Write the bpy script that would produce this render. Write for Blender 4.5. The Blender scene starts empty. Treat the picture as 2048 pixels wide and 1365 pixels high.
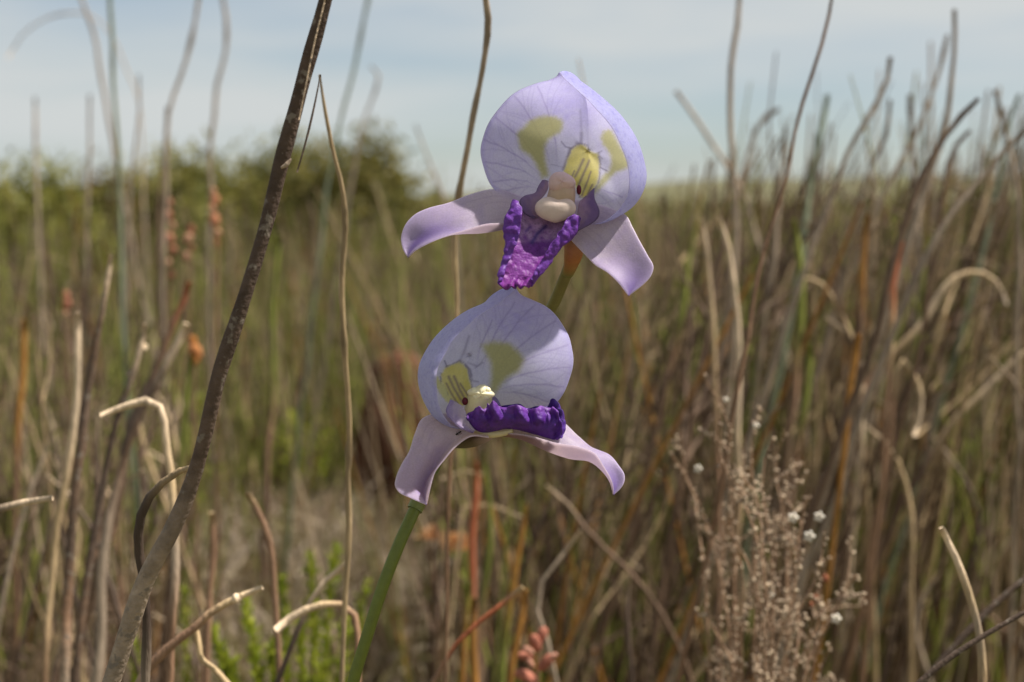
import bpy, math, random
import numpy as np
from mathutils import Vector, Matrix

# ------------------------------------------------------------------ camera, sky, sun, exposure
random.seed(7)
rng = np.random.default_rng(7)
scene = bpy.context.scene
COL = scene.collection
CAM_H = 0.40                 # lens height above the ground (m)
FOCUS = 0.195                # distance to the flowers (m)
LENS = 50.0
FPX = LENS / 36.0 * 2048.0
HORIZON = 392.0              # image row of the true horizon
PITCH = math.atan((682.5 - HORIZON) / FPX)
UNIT = FOCUS / FPX           # one photo pixel at the flowers, in metres

cam_d = bpy.data.cameras.new('camera')
cam_d.lens = LENS
cam_d.sensor_width = 36.0
cam_d.sensor_fit = 'HORIZONTAL'
cam_d.clip_start = 0.005
cam_d.clip_end = 20000.0
cam_d.dof.use_dof = True
cam_d.dof.focus_distance = FOCUS + 0.001
cam_d.dof.aperture_fstop = 25.0
cam = bpy.data.objects.new('camera', cam_d)
COL.objects.link(cam)
cam.location = (0, 0, CAM_H)
cam.rotation_euler = (math.pi / 2 - PITCH, 0, 0)
scene.camera = cam

SUN = Vector((0.51, 0.02, 0.86)).normalized()
world = bpy.data.worlds.new('World')
scene.world = world
world.use_nodes = True
wn = world.node_tree
wn.nodes.clear()
w_out = wn.nodes.new('ShaderNodeOutputWorld')
w_bg = wn.nodes.new('ShaderNodeBackground')
w_sky = wn.nodes.new('ShaderNodeTexSky')
w_sky.sky_type = 'NISHITA'
w_sky.sun_disc = False
w_sky.sun_elevation = math.asin(SUN.z)
w_sky.sun_rotation = math.atan2(SUN.x, SUN.y)
w_sky.air_density = 1.0
w_sky.dust_density = 0.4
w_sky.ozone_density = 1.0
w_tc = wn.nodes.new('ShaderNodeTexCoord')
w_map = wn.nodes.new('ShaderNodeMapping')
w_map.inputs['Scale'].default_value = (1.0, 1.0, 5.5)
w_map.inputs['Location'].default_value = (0.35, 0.1, 0.42)
w_noise = wn.nodes.new('ShaderNodeTexNoise')
w_noise.inputs['Scale'].default_value = 2.3
w_noise.inputs['Detail'].default_value = 4.0
w_noise.inputs['Roughness'].default_value = 0.45
w_ramp = wn.nodes.new('ShaderNodeValToRGB')
w_ramp.color_ramp.elements[0].position = 0.40
w_ramp.color_ramp.elements[0].color = (0.40, 0.40, 0.40, 1)
w_ramp.color_ramp.elements[1].position = 0.60
w_ramp.color_ramp.elements[1].color = (0.95, 0.95, 0.95, 1)
w_mix = wn.nodes.new('ShaderNodeMix')
w_mix.data_type = 'RGBA'
w_mix.inputs[7].default_value = (4.9, 5.1, 5.1, 1)       # thin high cloud
w_tint = wn.nodes.new('ShaderNodeMix')
w_tint.data_type = 'RGBA'
w_tint.blend_type = 'MULTIPLY'
w_tint.inputs[0].default_value = 1.0
w_tint.inputs[7].default_value = (0.55, 0.635, 0.72, 1)
wn.links.new(w_tc.outputs['Generated'], w_map.inputs['Vector'])
wn.links.new(w_map.outputs['Vector'], w_noise.inputs['Vector'])
wn.links.new(w_noise.outputs['Fac'], w_ramp.inputs['Fac'])
wn.links.new(w_sky.outputs['Color'], w_tint.inputs[6])
wn.links.new(w_ramp.outputs['Color'], w_mix.inputs[0])
wn.links.new(w_tint.outputs[2], w_mix.inputs[6])
wn.links.new(w_mix.outputs[2], w_bg.inputs['Color'])
w_bg.inputs['Strength'].default_value = 0.069
wn.links.new(w_bg.outputs['Background'], w_out.inputs['Surface'])

sun_d = bpy.data.lights.new('sun', 'SUN')
sun_d.energy = 4.6
sun_d.angle = math.radians(0.9)
sun_d.color = (1.0, 0.93, 0.84)
sun = bpy.data.objects.new('sun', sun_d)
COL.objects.link(sun)
sun.location = (2, 3, 6)
sun.rotation_euler = (-SUN).to_track_quat('-Z', 'Y').to_euler()

scene.view_settings.view_transform = 'Standard'
scene.view_settings.look = 'None'
scene.view_settings.gamma = 1.0
scene.view_settings.use_curve_mapping = False
scene.view_settings.exposure = 0.92
scene.cycles.use_denoising = True
scene.cycles.max_bounces = 10
scene.cycles.transmission_bounces = 8

# ------------------------------------------------------------------ helpers
CP, SP = math.cos(PITCH), math.sin(PITCH)

def PZ(x, y, z):
    """point seen at photo pixel (x, y) at distance z (m) along the view axis"""
    x = np.asarray(x, float); y = np.asarray(y, float); z = np.asarray(z, float) + 0 * x
    X = (x - 1024.0) / FPX * z
    V = (682.5 - y) / FPX * z
    return np.stack([X, z * CP + V * SP, CAM_H - z * SP + V * CP], axis=-1)

def PW(p):
    """(x, y, w): photo pixel and depth behind the focus plane in focus-plane pixels -> world"""
    p = np.asarray(p, float)
    return PZ(p[..., 0], p[..., 1], FOCUS + p[..., 2] * UNIT)

def L(r, g, b):
    def f(c):
        c = c / 255.0
        return c / 12.92 if c <= 0.04045 else ((c + 0.055) / 1.055) ** 2.4
    return np.array([f(r), f(g), f(b)])

def ss(a, b, x):
    t = np.clip((x - a) / (b - a), 0, 1)
    return t * t * (3 - 2 * t)

def catmull(P, n, closed=False):
    """resample a control polyline to n evenly spaced points on a smooth (chord-length Hermite) curve"""
    P = np.asarray(P, float)
    if closed:
        P = np.vstack([P[-2:], P, P[:3]])
    h = np.maximum(np.linalg.norm(np.diff(P, axis=0), axis=1), 1e-9) ** 0.75
    sl = np.diff(P, axis=0) / h[:, None]
    m = np.empty_like(P)
    m[0], m[-1] = sl[0], sl[-1]
    if len(P) > 2:
        m[1:-1] = (sl[:-1] * h[1:, None] + sl[1:] * h[:-1, None]) / (h[1:] + h[:-1])[:, None]
    lo, hi = (2, len(P) - 3) if closed else (0, len(P) - 1)
    def ev(t):
        i = np.clip(np.floor(t).astype(int), lo, hi - 1)
        f = (t - i)[:, None]; hh = h[i][:, None]
        f2, f3 = f * f, f * f * f
        return (2 * f3 - 3 * f2 + 1) * P[i] + (f3 - 2 * f2 + f) * hh * m[i] + (-2 * f3 + 3 * f2) * P[i + 1] + (f3 - f2) * hh * m[i + 1]
    tt = np.linspace(lo, hi, 24 * (hi - lo) + 1)
    D = ev(tt)
    d = np.concatenate([[0], np.cumsum(np.linalg.norm(np.diff(D, axis=0), axis=1))])
    q = np.linspace(0, d[-1], n, endpoint=not closed)
    return ev(np.interp(q, d, tt))

def loft(curves, nu, nv):
    """longitudinal control curves -> (nu, nv, 3) grid"""
    C = np.stack([catmull(c, nu) for c in curves], axis=1)      # nu, k, 3
    k = C.shape[1]
    out = np.zeros((nu, nv, 3))
    if k == 2:
        v = np.linspace(0, 1, nv)[None, :, None]
        return C[:, :1] * (1 - v) + C[:, 1:] * v
    for i in range(nu):
        out[i] = catmull(C[i], nv)
    return out

def make_mesh(name, V, F, col=None, smooth=True):
    """F: int array (n,3) or (n,4) or list of such arrays"""
    V = np.asarray(V, float).reshape(-1, 3)
    if not isinstance(F, (list, tuple)):
        F = [F]
    F = [np.asarray(f, np.int32) for f in F if len(f)]
    me = bpy.data.meshes.new(name)
    me.vertices.add(len(V))
    me.vertices.foreach_set('co', V.ravel().astype(np.float32))
    nl = sum(f.size for f in F)
    npoly = sum(len(f) for f in F)
    me.loops.add(nl)
    me.loops.foreach_set('vertex_index', np.concatenate([f.ravel() for f in F]))
    me.polygons.add(npoly)
    tot = np.concatenate([np.full(len(f), f.shape[1], np.int32) for f in F])
    me.polygons.foreach_set('loop_start', np.concatenate([[0], np.cumsum(tot)[:-1]]).astype(np.int32))
    if smooth:
        me.polygons.foreach_set('use_smooth', np.ones(npoly, bool))
    me.update(calc_edges=True)
    if col is not None:
        col = np.asarray(col, float)
        if col.ndim == 1:
            col = np.broadcast_to(col, (len(V), 3))
        a = me.color_attributes.new('col', 'FLOAT_COLOR', 'POINT')
        a.data.foreach_set('color', np.concatenate([col.reshape(-1, 3), np.ones((len(V), 1))], axis=1).ravel().astype(np.float32))
    me.validate()
    return me

def add(name, me, mat, parent=None, loc=None):
    o = bpy.data.objects.new(name, me)
    COL.objects.link(o)
    if me is not None and mat is not None and not me.materials:
        me.materials.append(mat)
    if parent is not None:
        o.parent = parent
    if loc is not None:
        o.location = loc
    return o

def tag(o, label=None, cat=None, group=None, kind=None):
    if label: o['label'] = label
    if cat: o['category'] = cat
    if group: o['group'] = group
    if kind: o['kind'] = kind
    return o

def rebase(V, origin):
    return np.asarray(V, float) - np.asarray(origin, float)

def quads_grid(nu, nv, wrap_u=False, wrap_v=False, off=0):
    iu = np.arange(nu if wrap_u else nu - 1)
    iv = np.arange(nv if wrap_v else nv - 1)
    a, b = np.meshgrid(iu, iv, indexing='ij')
    a = a.ravel(); b = b.ravel()
    a2 = (a + 1) % nu; b2 = (b + 1) % nv
    return np.stack([a * nv + b, a2 * nv + b, a2 * nv + b2, a * nv + b2], 1) + off

def grid_normals(G, wrap_u=False):
    if wrap_u:
        du = np.roll(G, -1, 0) - np.roll(G, 1, 0)
    else:
        du = np.gradient(G, axis=0)
    dv = np.gradient(G, axis=1)
    n = np.cross(du, dv)
    ln = np.linalg.norm(n, axis=-1, keepdims=True)
    return n / np.maximum(ln, 1e-12)

def shell(G, thick, colA, colB, wrap_u=False):
    """a thin two-sided sheet with real thickness; A lies on +n, B on -n"""
    nu, nv = G.shape[:2]
    n = grid_normals(G, wrap_u)
    th = np.full((nu, nv, 1), thick)
    v = np.linspace(0, 1, nv)[None, :, None]
    edge = ss(0, 0.04, v) if wrap_u else ss(0, 0.05, v) * ss(0, 0.05, 1 - v)
    th = th * (0.25 + 0.75 * edge)
    A = G + n * th / 2
    B = G - n * th / 2
    N = nu * nv
    V = np.concatenate([A.reshape(-1, 3), B.reshape(-1, 3)])
    q = quads_grid(nu, nv, wrap_u)
    Fs = [q, q[:, ::-1] + N]
    def rim(idx, closed):
        idx = np.asarray(idx)
        j = np.roll(idx, -1) if closed else idx[1:]
        i = idx if closed else idx[:-1]
        return np.stack([i, j, j + N, i + N], 1)
    g = np.arange(N).reshape(nu, nv)
    Fs.append(rim(g[:, 0], wrap_u)[:, ::-1])
    Fs.append(rim(g[:, -1], wrap_u))
    if not wrap_u:
        Fs.append(rim(g[0, :], False))
        Fs.append(rim(g[-1, :], False)[:, ::-1])
    cA = np.broadcast_to(colA, (nu, nv, 3)).reshape(-1, 3)
    cB = np.broadcast_to(colB, (nu, nv, 3)).reshape(-1, 3)
    return V, Fs, np.concatenate([cA, cB])

def tube(P, R, sides=10, col=None, closed_tip=True, squash=None):
    """tube along points P (n,3) with radii R (n,)"""
    P = np.asarray(P, float); n = len(P)
    R = np.broadcast_to(np.asarray(R, float), (n,))
    T = np.gradient(P, axis=0)
    T /= np.maximum(np.linalg.norm(T, axis=1, keepdims=True), 1e-12)
    ref = np.array([0.0, 1.0, 0.0]) if abs(T[:, 1]).mean() < 0.8 else np.array([1.0, 0, 0])
    A = np.cross(T, ref); A /= np.maximum(np.linalg.norm(A, axis=1, keepdims=True), 1e-9)
    B = np.cross(T, A)
    ang = np.linspace(0, 2 * math.pi, sides, endpoint=False)
    V = P[:, None] + R[:, None, None] * (np.cos(ang)[None, :, None] * A[:, None] + np.sin(ang)[None, :, None] * B[:, None] * (squash or 1.0))
    V = V.reshape(-1, 3)
    F = [quads_grid(n, sides, False, True)]
    c0 = len(V)
    V = np.vstack([V, P[0] - T[0] * R[0] * 0.25, P[-1] + T[-1] * R[-1] * 0.25])
    i = np.arange(sides); j = (i + 1) % sides
    F.append(np.stack([np.full(sides, c0), j, i], 1))
    F.append(np.stack([np.full(sides, c0 + 1), i + (n - 1) * sides, j + (n - 1) * sides], 1))
    if col is not None:
        col = np.asarray(col, float)
        if col.ndim == 1:
            col = np.broadcast_to(col, (n, 3))
        C = np.repeat(col, sides, axis=0)
        C = np.vstack([C, col[0], col[-1]])
        return V, F, C
    return V, F, None

def join(parts):
    """parts: list of (V, [F...], C)"""
    off = 0; Vs = []; Cs = []; q = []; t = []
    for V, Fs, C in parts:
        Vs.append(V); Cs.append(np.broadcast_to(C, (len(V), 3)))
        for f in Fs:
            f = np.asarray(f)
            (q if f.shape[1] == 4 else t).append(f + off)
        off += len(V)
    F = []
    if q: F.append(np.concatenate(q))
    if t: F.append(np.concatenate(t))
    return np.concatenate(Vs), F, np.concatenate(Cs)

def blob(center, rad, col, nu=24, nv=16, fn=None, frame=None):
    """deformed ellipsoid; fn(dir)->radial factor. axes in frame (3x3 rows) world"""
    th = np.linspace(0, 2 * math.pi, nu, endpoint=False)
    ph = np.linspace(0.001, math.pi - 0.001, nv)
    T, Pp = np.meshgrid(th, ph, indexing='ij')
    D = np.stack([np.cos(T) * np.sin(Pp), np.sin(T) * np.sin(Pp), np.cos(Pp)], -1)
    r = fn(D) if fn else np.ones(D.shape[:2])
    V = D * r[..., None] * np.asarray(rad)
    if frame is not None:
        V = V @ np.asarray(frame)
    V = V.reshape(-1, 3) + np.asarray(center)
    C = col(D).reshape(-1, 3) if callable(col) else np.broadcast_to(np.asarray(col, float), (len(V), 3))
    return V, [quads_grid(nu, nv, True, False)], C

def seg_dist(X, Y, segs):
    """min distance of px points to segments (m,4)"""
    d = np.full(X.shape, 1e9)
    for x0, y0, x1, y1 in segs:
        dx, dy = x1 - x0, y1 - y0
        l2 = dx * dx + dy * dy + 1e-9
        t = np.clip(((X - x0) * dx + (Y - y0) * dy) / l2, 0, 1)
        d = np.minimum(d, np.hypot(X - x0 - t * dx, Y - y0 - t * dy))
    return d

def poly_sd(X, Y, poly):
    """signed distance to a polygon, negative inside"""
    p = np.asarray(poly, float)
    q = np.roll(p, -1, 0)
    d = seg_dist(X, Y, np.hstack([p, q]))
    inside = np.zeros(X.shape, bool)
    for (x0, y0), (x1, y1) in zip(p, q):
        c = (y0 > Y) != (y1 > Y)
        inside ^= c & (X < (x1 - x0) * (Y - y0) / (y1 - y0 + 1e-12) + x0)
    return np.where(inside, -d, d)

def lines(pts):
    return [(a[0], a[1], b[0], b[1]) for a, b in zip(pts[:-1], pts[1:])]

def vnoise(P, scale, seed=0):
    """smooth value noise on arbitrary points (..., 3)"""
    Q = np.asarray(P) * scale
    i = np.floor(Q).astype(np.int64); f = Q - i
    f = f * f * (3 - 2 * f)
    def h(a):
        n = (a[..., 0] * 73856093) ^ (a[..., 1] * 19349663) ^ (a[..., 2] * 83492791) ^ (seed * 2654435)
        n = (n * 1103515245 + 12345) & 0x7fffffff
        n = ((n >> 8) ^ n) * 2246822519 & 0x7fffffff
        return (n % 65536) / 65535.0
    r = 0
    for dx in (0, 1):
        for dy in (0, 1):
            for dz in (0, 1):
                wgt = (f[..., 0] if dx else 1 - f[..., 0]) * (f[..., 1] if dy else 1 - f[..., 1]) * (f[..., 2] if dz else 1 - f[..., 2])
                r = r + wgt * h(i + np.array([dx, dy, dz]))
    return r

def lerp(a, b, t):
    t = np.asarray(t)[..., None]
    return np.asarray(a) * (1 - t) + np.asarray(b) * t

# ------------------------------------------------------------------ materials
def mat_attr(name, rough=0.6, spec=0.3, transl=0.0, vary=0.25, scale=300.0, bump=0.0, bscale=3000.0, rand=0.0, stretch=(1, 1, 1), sheen=0.0, fleck=None, tpale=0.0):
    m = bpy.data.materials.new(name)
    m.use_nodes = True
    nt = m.node_tree; N = nt.nodes; K = nt.links
    N.clear()
    out = N.new('ShaderNodeOutputMaterial')
    at = N.new('ShaderNodeAttribute'); at.attribute_name = 'col'
    tc = N.new('ShaderNodeTexCoord')
    mp = N.new('ShaderNodeMapping'); mp.inputs['Scale'].default_value = stretch
    K.new(tc.outputs['Object'], mp.inputs['Vector'])
    nz = N.new('ShaderNodeTexNoise'); nz.inputs['Scale'].default_value = scale; nz.inputs['Detail'].default_value = 5
    nz.inputs['Roughness'].default_value = 0.6
    K.new(mp.outputs['Vector'], nz.inputs['Vector'])
    mr = N.new('ShaderNodeMapRange')
    mr.inputs['From Min'].default_value = 0.25; mr.inputs['From Max'].default_value = 0.75
    mr.inputs['To Min'].default_value = 1 - vary; mr.inputs['To Max'].default_value = 1 + vary
    K.new(nz.outputs['Fac'], mr.inputs['Value'])
    val = mr.outputs['Result']
    if rand:
        oi = N.new('ShaderNodeObjectInfo')
        m2 = N.new('ShaderNodeMapRange'); m2.inputs['To Min'].default_value = 1 - rand; m2.inputs['To Max'].default_value = 1 + rand
        K.new(oi.outputs['Random'], m2.inputs['Value'])
        mm = N.new('ShaderNodeMath'); mm.operation = 'MULTIPLY'
        K.new(val, mm.inputs[0]); K.new(m2.outputs['Result'], mm.inputs[1])
        val = mm.outputs[0]
    mul = N.new('ShaderNodeVectorMath'); mul.operation = 'SCALE'
    K.new(at.outputs['Color'], mul.inputs[0]); K.new(val, mul.inputs['Scale'])
    colr = mul.outputs['Vector']
    if fleck:
        fz = N.new('ShaderNodeTexNoise'); fz.inputs['Scale'].default_value = fleck[0]; fz.inputs['Detail'].default_value = 3
        K.new(tc.outputs['Object'], fz.inputs['Vector'])
        fr = N.new('ShaderNodeValToRGB')
        fr.color_ramp.elements[0].position = fleck[1]; fr.color_ramp.elements[0].color = (0, 0, 0, 1)
        fr.color_ramp.elements[1].position = fleck[1] + 0.06; fr.color_ramp.elements[1].color = (1, 1, 1, 1)
        K.new(fz.outputs['Fac'], fr.inputs['Fac'])
        fm = N.new('ShaderNodeMix'); fm.data_type = 'RGBA'
        fm.inputs[7].default_value = (*fleck[2], 1)
        K.new(fr.outputs['Color'], fm.inputs[0]); K.new(colr, fm.inputs[6])
        colr = fm.outputs[2]
    bs = N.new('ShaderNodeBsdfPrincipled')
    bs.inputs['Roughness'].default_value = rough
    bs.inputs['Specular IOR Level'].default_value = spec
    if sheen:
        bs.inputs['Sheen Weight'].default_value = sheen
    K.new(colr, bs.inputs['Base Color'])
    if bump:
        bz = N.new('ShaderNodeTexNoise'); bz.inputs['Scale'].default_value = bscale; bz.inputs['Detail'].default_value = 2
        K.new(mp.outputs['Vector'], bz.inputs['Vector'])
        bp = N.new('ShaderNodeBump'); bp.inputs['Strength'].default_value = bump; bp.inputs['Distance'].default_value = 0.6 / bscale
        K.new(bz.outputs['Fac'], bp.inputs['Height'])
        K.new(bp.outputs['Normal'], bs.inputs['Normal'])
    if transl:
        tr = N.new('ShaderNodeBsdfTranslucent')
        tm = N.new('ShaderNodeMix'); tm.data_type = 'RGBA'
        tm.inputs[0].default_value = tpale; tm.inputs[7].default_value = (0.93, 0.92, 0.94, 1)
        K.new(colr, tm.inputs[6]); K.new(tm.outputs[2], tr.inputs['Color'])
        mx = N.new('ShaderNodeMixShader'); mx.inputs[0].default_value = transl
        K.new(bs.outputs[0], mx.inputs[1]); K.new(tr.outputs[0], mx.inputs[2])
        K.new(mx.outputs[0], out.inputs['Surface'])
    else:
        K.new(bs.outputs[0], out.inputs['Surface'])
    return m

M_PETAL = mat_attr('petal', rough=0.40, spec=0.35, transl=0.68, tpale=0.42, vary=0.15, scale=4200, bump=0.55, bscale=5200)
M_LIP = mat_attr('lip', rough=0.5, spec=0.35, transl=0.25, vary=0.25, scale=1500, bump=0.45, bscale=3200)
M_WAX = mat_attr('column', rough=0.35, spec=0.45, transl=0.42, vary=0.05, scale=1500, bump=0.2, bscale=3000)
M_STALK = mat_attr('flower_stalk', rough=0.42, spec=0.4, transl=0.15, vary=0.14, scale=900, bump=0.25, bscale=3500)
M_BARK = mat_attr('bark', rough=0.8, spec=0.15, vary=0.42, scale=420, bump=0.6, bscale=1600, fleck=(650, 0.60, (0.17, 0.14, 0.11)))
M_REED = mat_attr('dry_reed', rough=0.68, spec=0.2, vary=0.42, scale=520, bump=0.9, bscale=1400, rand=0.22, stretch=(1, 1, 0.16))
M_LEAF = mat_attr('leaf', rough=0.5, spec=0.3, transl=0.5, vary=0.35, scale=60, rand=0.1)
M_DRY = mat_attr('dry_flower', rough=0.8, spec=0.1, transl=0.2, vary=0.35, scale=250)
M_HEATH = mat_attr('heath', rough=0.8, spec=0.1, transl=0.2, vary=0.30, scale=6)
M_ANT = mat_attr('insect_shell', rough=0.3, spec=0.5, vary=0.1)

def mat_ground(name, cols, scale, bump=0.4):
    m = bpy.data.materials.new(name); m.use_nodes = True
    nt = m.node_tree; N = nt.nodes; K = nt.links
    bs = N['Principled BSDF']; bs.inputs['Roughness'].default_value = 0.95
    bs.inputs['Specular IOR Level'].default_value = 0.1
    tc = N.new('ShaderNodeTexCoord')
    a = N.new('ShaderNodeTexNoise'); a.inputs['Scale'].default_value = scale; a.inputs['Detail'].default_value = 9
    a.inputs['Roughness'].default_value = 0.65
    K.new(tc.outputs['Object'], a.inputs['Vector'])
    r = N.new('ShaderNodeValToRGB')
    while len(r.color_ramp.elements) < len(cols):
        r.color_ramp.elements.new(0.5)
    for i, c in enumerate(cols):
        r.color_ramp.elements[i].position = 0.28 + 0.44 * i / (len(cols) - 1)
        r.color_ramp.elements[i].color = (*c, 1)
    K.new(a.outputs['Fac'], r.inputs['Fac']); K.new(r.outputs['Color'], bs.inputs['Base Color'])
    b = N.new('ShaderNodeBump'); b.inputs['Strength'].default_value = bump; b.inputs['Distance'].default_value = 0.02
    K.new(a.outputs['Fac'], b.inputs['Height']); K.new(b.outputs['Normal'], bs.inputs['Normal'])
    return m

M_GROUND = mat_ground('sandy_soil', [(0.07, 0.055, 0.040), (0.15, 0.115, 0.08), (0.11, 0.115, 0.05), (0.25, 0.20, 0.145)], 7.0)
M_HILL = mat_ground('hill_scrub', [(0.075, 0.085, 0.040), (0.115, 0.110, 0.060), (0.14, 0.125, 0.08)], 0.09)
M_MOUND = mat_ground('rust_soil', [(0.060, 0.025, 0.014), (0.105, 0.045, 0.024), (0.15, 0.070, 0.040)], 30.0)

# ------------------------------------------------------------------ setting: ground and far hill
def ground_z(x, y):
    d = np.hypot(x, y)
    return 0.02 * np.sin(x * 1.7 + 0.4) * np.sin(y * 1.1) * ss(2, 6, d) + 0.25 * np.sin(x * 0.05 + 1) * np.sin(y * 0.04 + 0.3) * ss(15, 60, d) - 0.25 * ss(15, 60, d)

def build_ground():
    r = np.concatenate([[0], np.geomspace(0.15, 4000, 90)])
    a = np.linspace(0, 2 * math.pi, 120, endpoint=False)
    R, A = np.meshgrid(r, a, indexing='ij')
    X, Y = R * np.cos(A), R * np.sin(A)
    V = np.stack([X, Y, ground_z(X, Y)], -1)
    me = make_mesh('ground', V, quads_grid(len(r), len(a), False, True))
    tag(add('ground', me, M_GROUND), kind='structure')
build_ground()

def build_hill():
    # a long low ridge, rising to the right, some 300 m away
    xs = np.linspace(-420, 420, 160)
    ys = np.linspace(240, 520, 30)
    X, Y = np.meshgrid(xs, ys, indexing='ij')
    prof = np.sin(np.clip((Y - 240) / 280, 0, 1) * math.pi) ** 0.8
    top = 2.2 + 6.4 * ss(-40, 190, X) + 0.9 * np.sin(X * 0.035) + 0.35 * np.sin(X * 0.13 + 1)
    Z = -0.9 + prof * np.maximum(top, 0.2) + 0.25 * (vnoise(np.stack([X, Y, 0 * X], -1), 0.15, 3) - 0.5) * prof
    me = make_mesh('hill', np.stack([X, Y, Z], -1), quads_grid(160, 30))
    tag(add('hill', me, M_HILL), kind='structure')
build_hill()

# ------------------------------------------------------------------ the orchid
# Shapes are laid out in (x, y, w): photo pixels at the focus plane and depth behind it in the same unit
# (one unit is UNIT metres), so a hood is about 20 mm wide and 10 mm deep.
def Zc(pts, k, x0, y0):
    return [(x0 + x / k, y0 + y / k) for x, y in pts]

PLANT_BASE = None
stem_px = [(1146, 500, 68), (1138, 535, 105), (1127, 562, 148), (1100, 622, 235), (1045, 705, 270), (940, 825, 240), (868, 915, 165),
           (838, 1000, 105), (802, 1080, 66), (766, 1172, 40), (735, 1270, 30), (706, 1365, 22)]
stem_w = [PW(p) for p in stem_px]
last = stem_w[-1]
root_pt = np.array([last[0] - 0.030, last[1] + 0.012, 0.0])
stem_w += [last * 0.62 + root_pt * 0.38 + np.array([0.004, 0, 0]), root_pt * 0.7 + last * 0.3 + np.array([0.003, 0, 0]), root_pt + np.array([0, 0, -0.01])]
orchid = bpy.data.objects.new('orchid', None)
COL.objects.link(orchid)
orchid.location = root_pt
orchid.empty_display_size = 0.01
tag(orchid, 'slender orchid carrying two violet and white hooded flowers with purple lips', 'orchid')

def part(name, V, F, C, mat, parent=None, smooth=True):
    """mesh part whose vertices are given in world coordinates, parented with its thing at root_pt"""
    p = parent or orchid
    me = make_mesh(name, rebase(V, root_pt), F, C, smooth)
    return add(name, me, mat, p)

S = catmull(np.array(stem_w), 140)
d = np.linspace(0, 1, 140)
r_st = np.interp(d, [0, 0.08, 0.3, 0.45, 1], [12, 12.5, 12.5, 11, 11.5]) * UNIT
r_st = r_st * (1 + 0.03 * np.sin(d * 60))
c_st = lerp(L(104, 112, 36), L(94, 104, 24), d)
c_st = lerp(c_st, L(120, 110, 55), ss(0.10, 0.0, d))
part('stem', *tube(S, r_st, 18, c_st), M_STALK)
# papery bract where the lower flower leaves the stem
def bract(px, rad, col0, col1):
    P = catmull(PW(np.array(px)), 24)
    t = np.linspace(0, 1, 24)
    V, F, C = tube(P, np.array(rad)[0] * UNIT * (1 - 0.55 * t ** 3), 16, lerp(col0, col1, t))
    return part('bract', V, F, C, M_STALK)
bract([(829, 1020, 96), (840, 998, 105), (850, 978, 112), (862, 952, 128)], [16.5], L(120, 128, 60), L(112, 88, 66))

def flower(ovary_pts, ovary_r, ovary_c):
    P = catmull(PW(np.array(ovary_pts)), 40)
    t = np.linspace(0, 1, 40)
    r = np.interp(t, np.linspace(0, 1, len(ovary_r)), ovary_r) * UNIT
    c = np.stack([np.interp(t, np.linspace(0, 1, len(ovary_c)), [k[i] for k in ovary_c]) for i in range(3)], 1)
    V, F, C = tube(P, r, 20, c)
    # shallow ribs along the ovary
    n = 40 * 20
    Vr = V[:n].reshape(40, 20, 3)
    ctr = P[:, None]
    a = np.arange(20)
    Vr = ctr + (Vr - ctr) * (1 + 0.07 * np.cos(a * math.pi * 2 * 3 / 20))[None, :, None]
    V[:n] = Vr.reshape(-1, 3)
    return part('flower', V, F, C, M_STALK)

def hood(parent, rim, ctr, axis, colfn, bdir, p=0.62, bulge=0.13, nt=420, ns=150):
    R = catmull(rim, nt, closed=True)
    c = np.asarray(ctr, float); ax = np.asarray(axis, float)
    s = np.linspace(0, 1, ns) ** 0.9
    th = s * math.pi / 2 * 0.99999
    f = np.sin(th); rho = np.cos(th) ** p
    rd = R - c
    dirs = rd[:, :2] / np.linalg.norm(rd[:, :2], axis=1, keepdims=True)
    bw = ss(0.05, 1.0, dirs @ np.asarray(bdir))              # the bowl swells on the side away from its mouth
    rho2 = rho[None] * (1 + bulge * bw[:, None] * np.sin(2 * th)[None])
    G = c + ax * f[None, :, None] + rd[:, None] * rho2[..., None]
    # the rim's own depth fades towards the back of the bowl; gentle unevenness of a living petal
    uu = np.arange(nt)[:, None] / nt * 2 * math.pi
    wob = 1.6 * np.sin(5 * uu + 1.0) * np.cos(3 * s[None] * 3) + 1.0 * np.sin(11 * uu) * (1 - s[None])
    G[..., 2] += wob * (1 - s[None] * 0.6)
    G[..., 0] += 0.8 * np.sin(13 * uu + 2) * ss(0.25, 0, s[None])
    W = PW(G)
    ci, co = colfn(G, s[None, :] + 0 * G[..., 0])
    V, F, C = shell(W, 3.0 * UNIT, ci, co, wrap_u=True)
    return part('hood', V, F, C, M_PETAL, parent)

def fan_veins(base, ends, bend, seed):
    r = random.Random(seed)
    segs = []; thin = []
    for (ex, ey) in ends:
        bx, by = base
        n = 14
        k = bend * (1 if ex < bx else -1)
        pts = []
        for i in range(n + 1):
            t = i / n
            x = bx + (ex - bx) * t; y = by + (ey - by) * t
            nx, ny = -(ey - by), (ex - bx)
            l = math.hypot(nx, ny) + 1e-6
            o = k * math.sin(t * math.pi) + r.uniform(-1.2, 1.2)
            pts.append((x + nx / l * o, y + ny / l * o))
        segs += lines(pts[4:])
        for i in (7, 9, 10, 11, 12):
            x, y = pts[i]
            dx, dy = pts[i + 1][0] - x, pts[i + 1][1] - y
            for sgn in (-1, 1):
                if r.random() < 0.42:
                    l = r.uniform(1.4, 2.8)
                    mx, my = x + dx * l - sgn * dy * l * 0.5, y + dy * l + sgn * dx * l * 0.5
                    ex2, ey2 = mx + dx * l * 0.9 - sgn * dy * l * 0.9, my + dy * l * 0.9 + sgn * dx * l * 0.9
                    thin += [(x, y, mx, my), (mx, my, ex2, ey2)]
    return segs, thin

WHITE_LILAC = L(238, 234, 236)
LILAC = L(222, 213, 236)
VIOLET = L(184, 168, 224)
OUTER = L(182, 184, 230)
VEIN = L(132, 104, 172)
OLIVE = L(172, 168, 36)
YELLOW = L(214, 200, 14)
DARKV = L(78, 44, 92)

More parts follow.
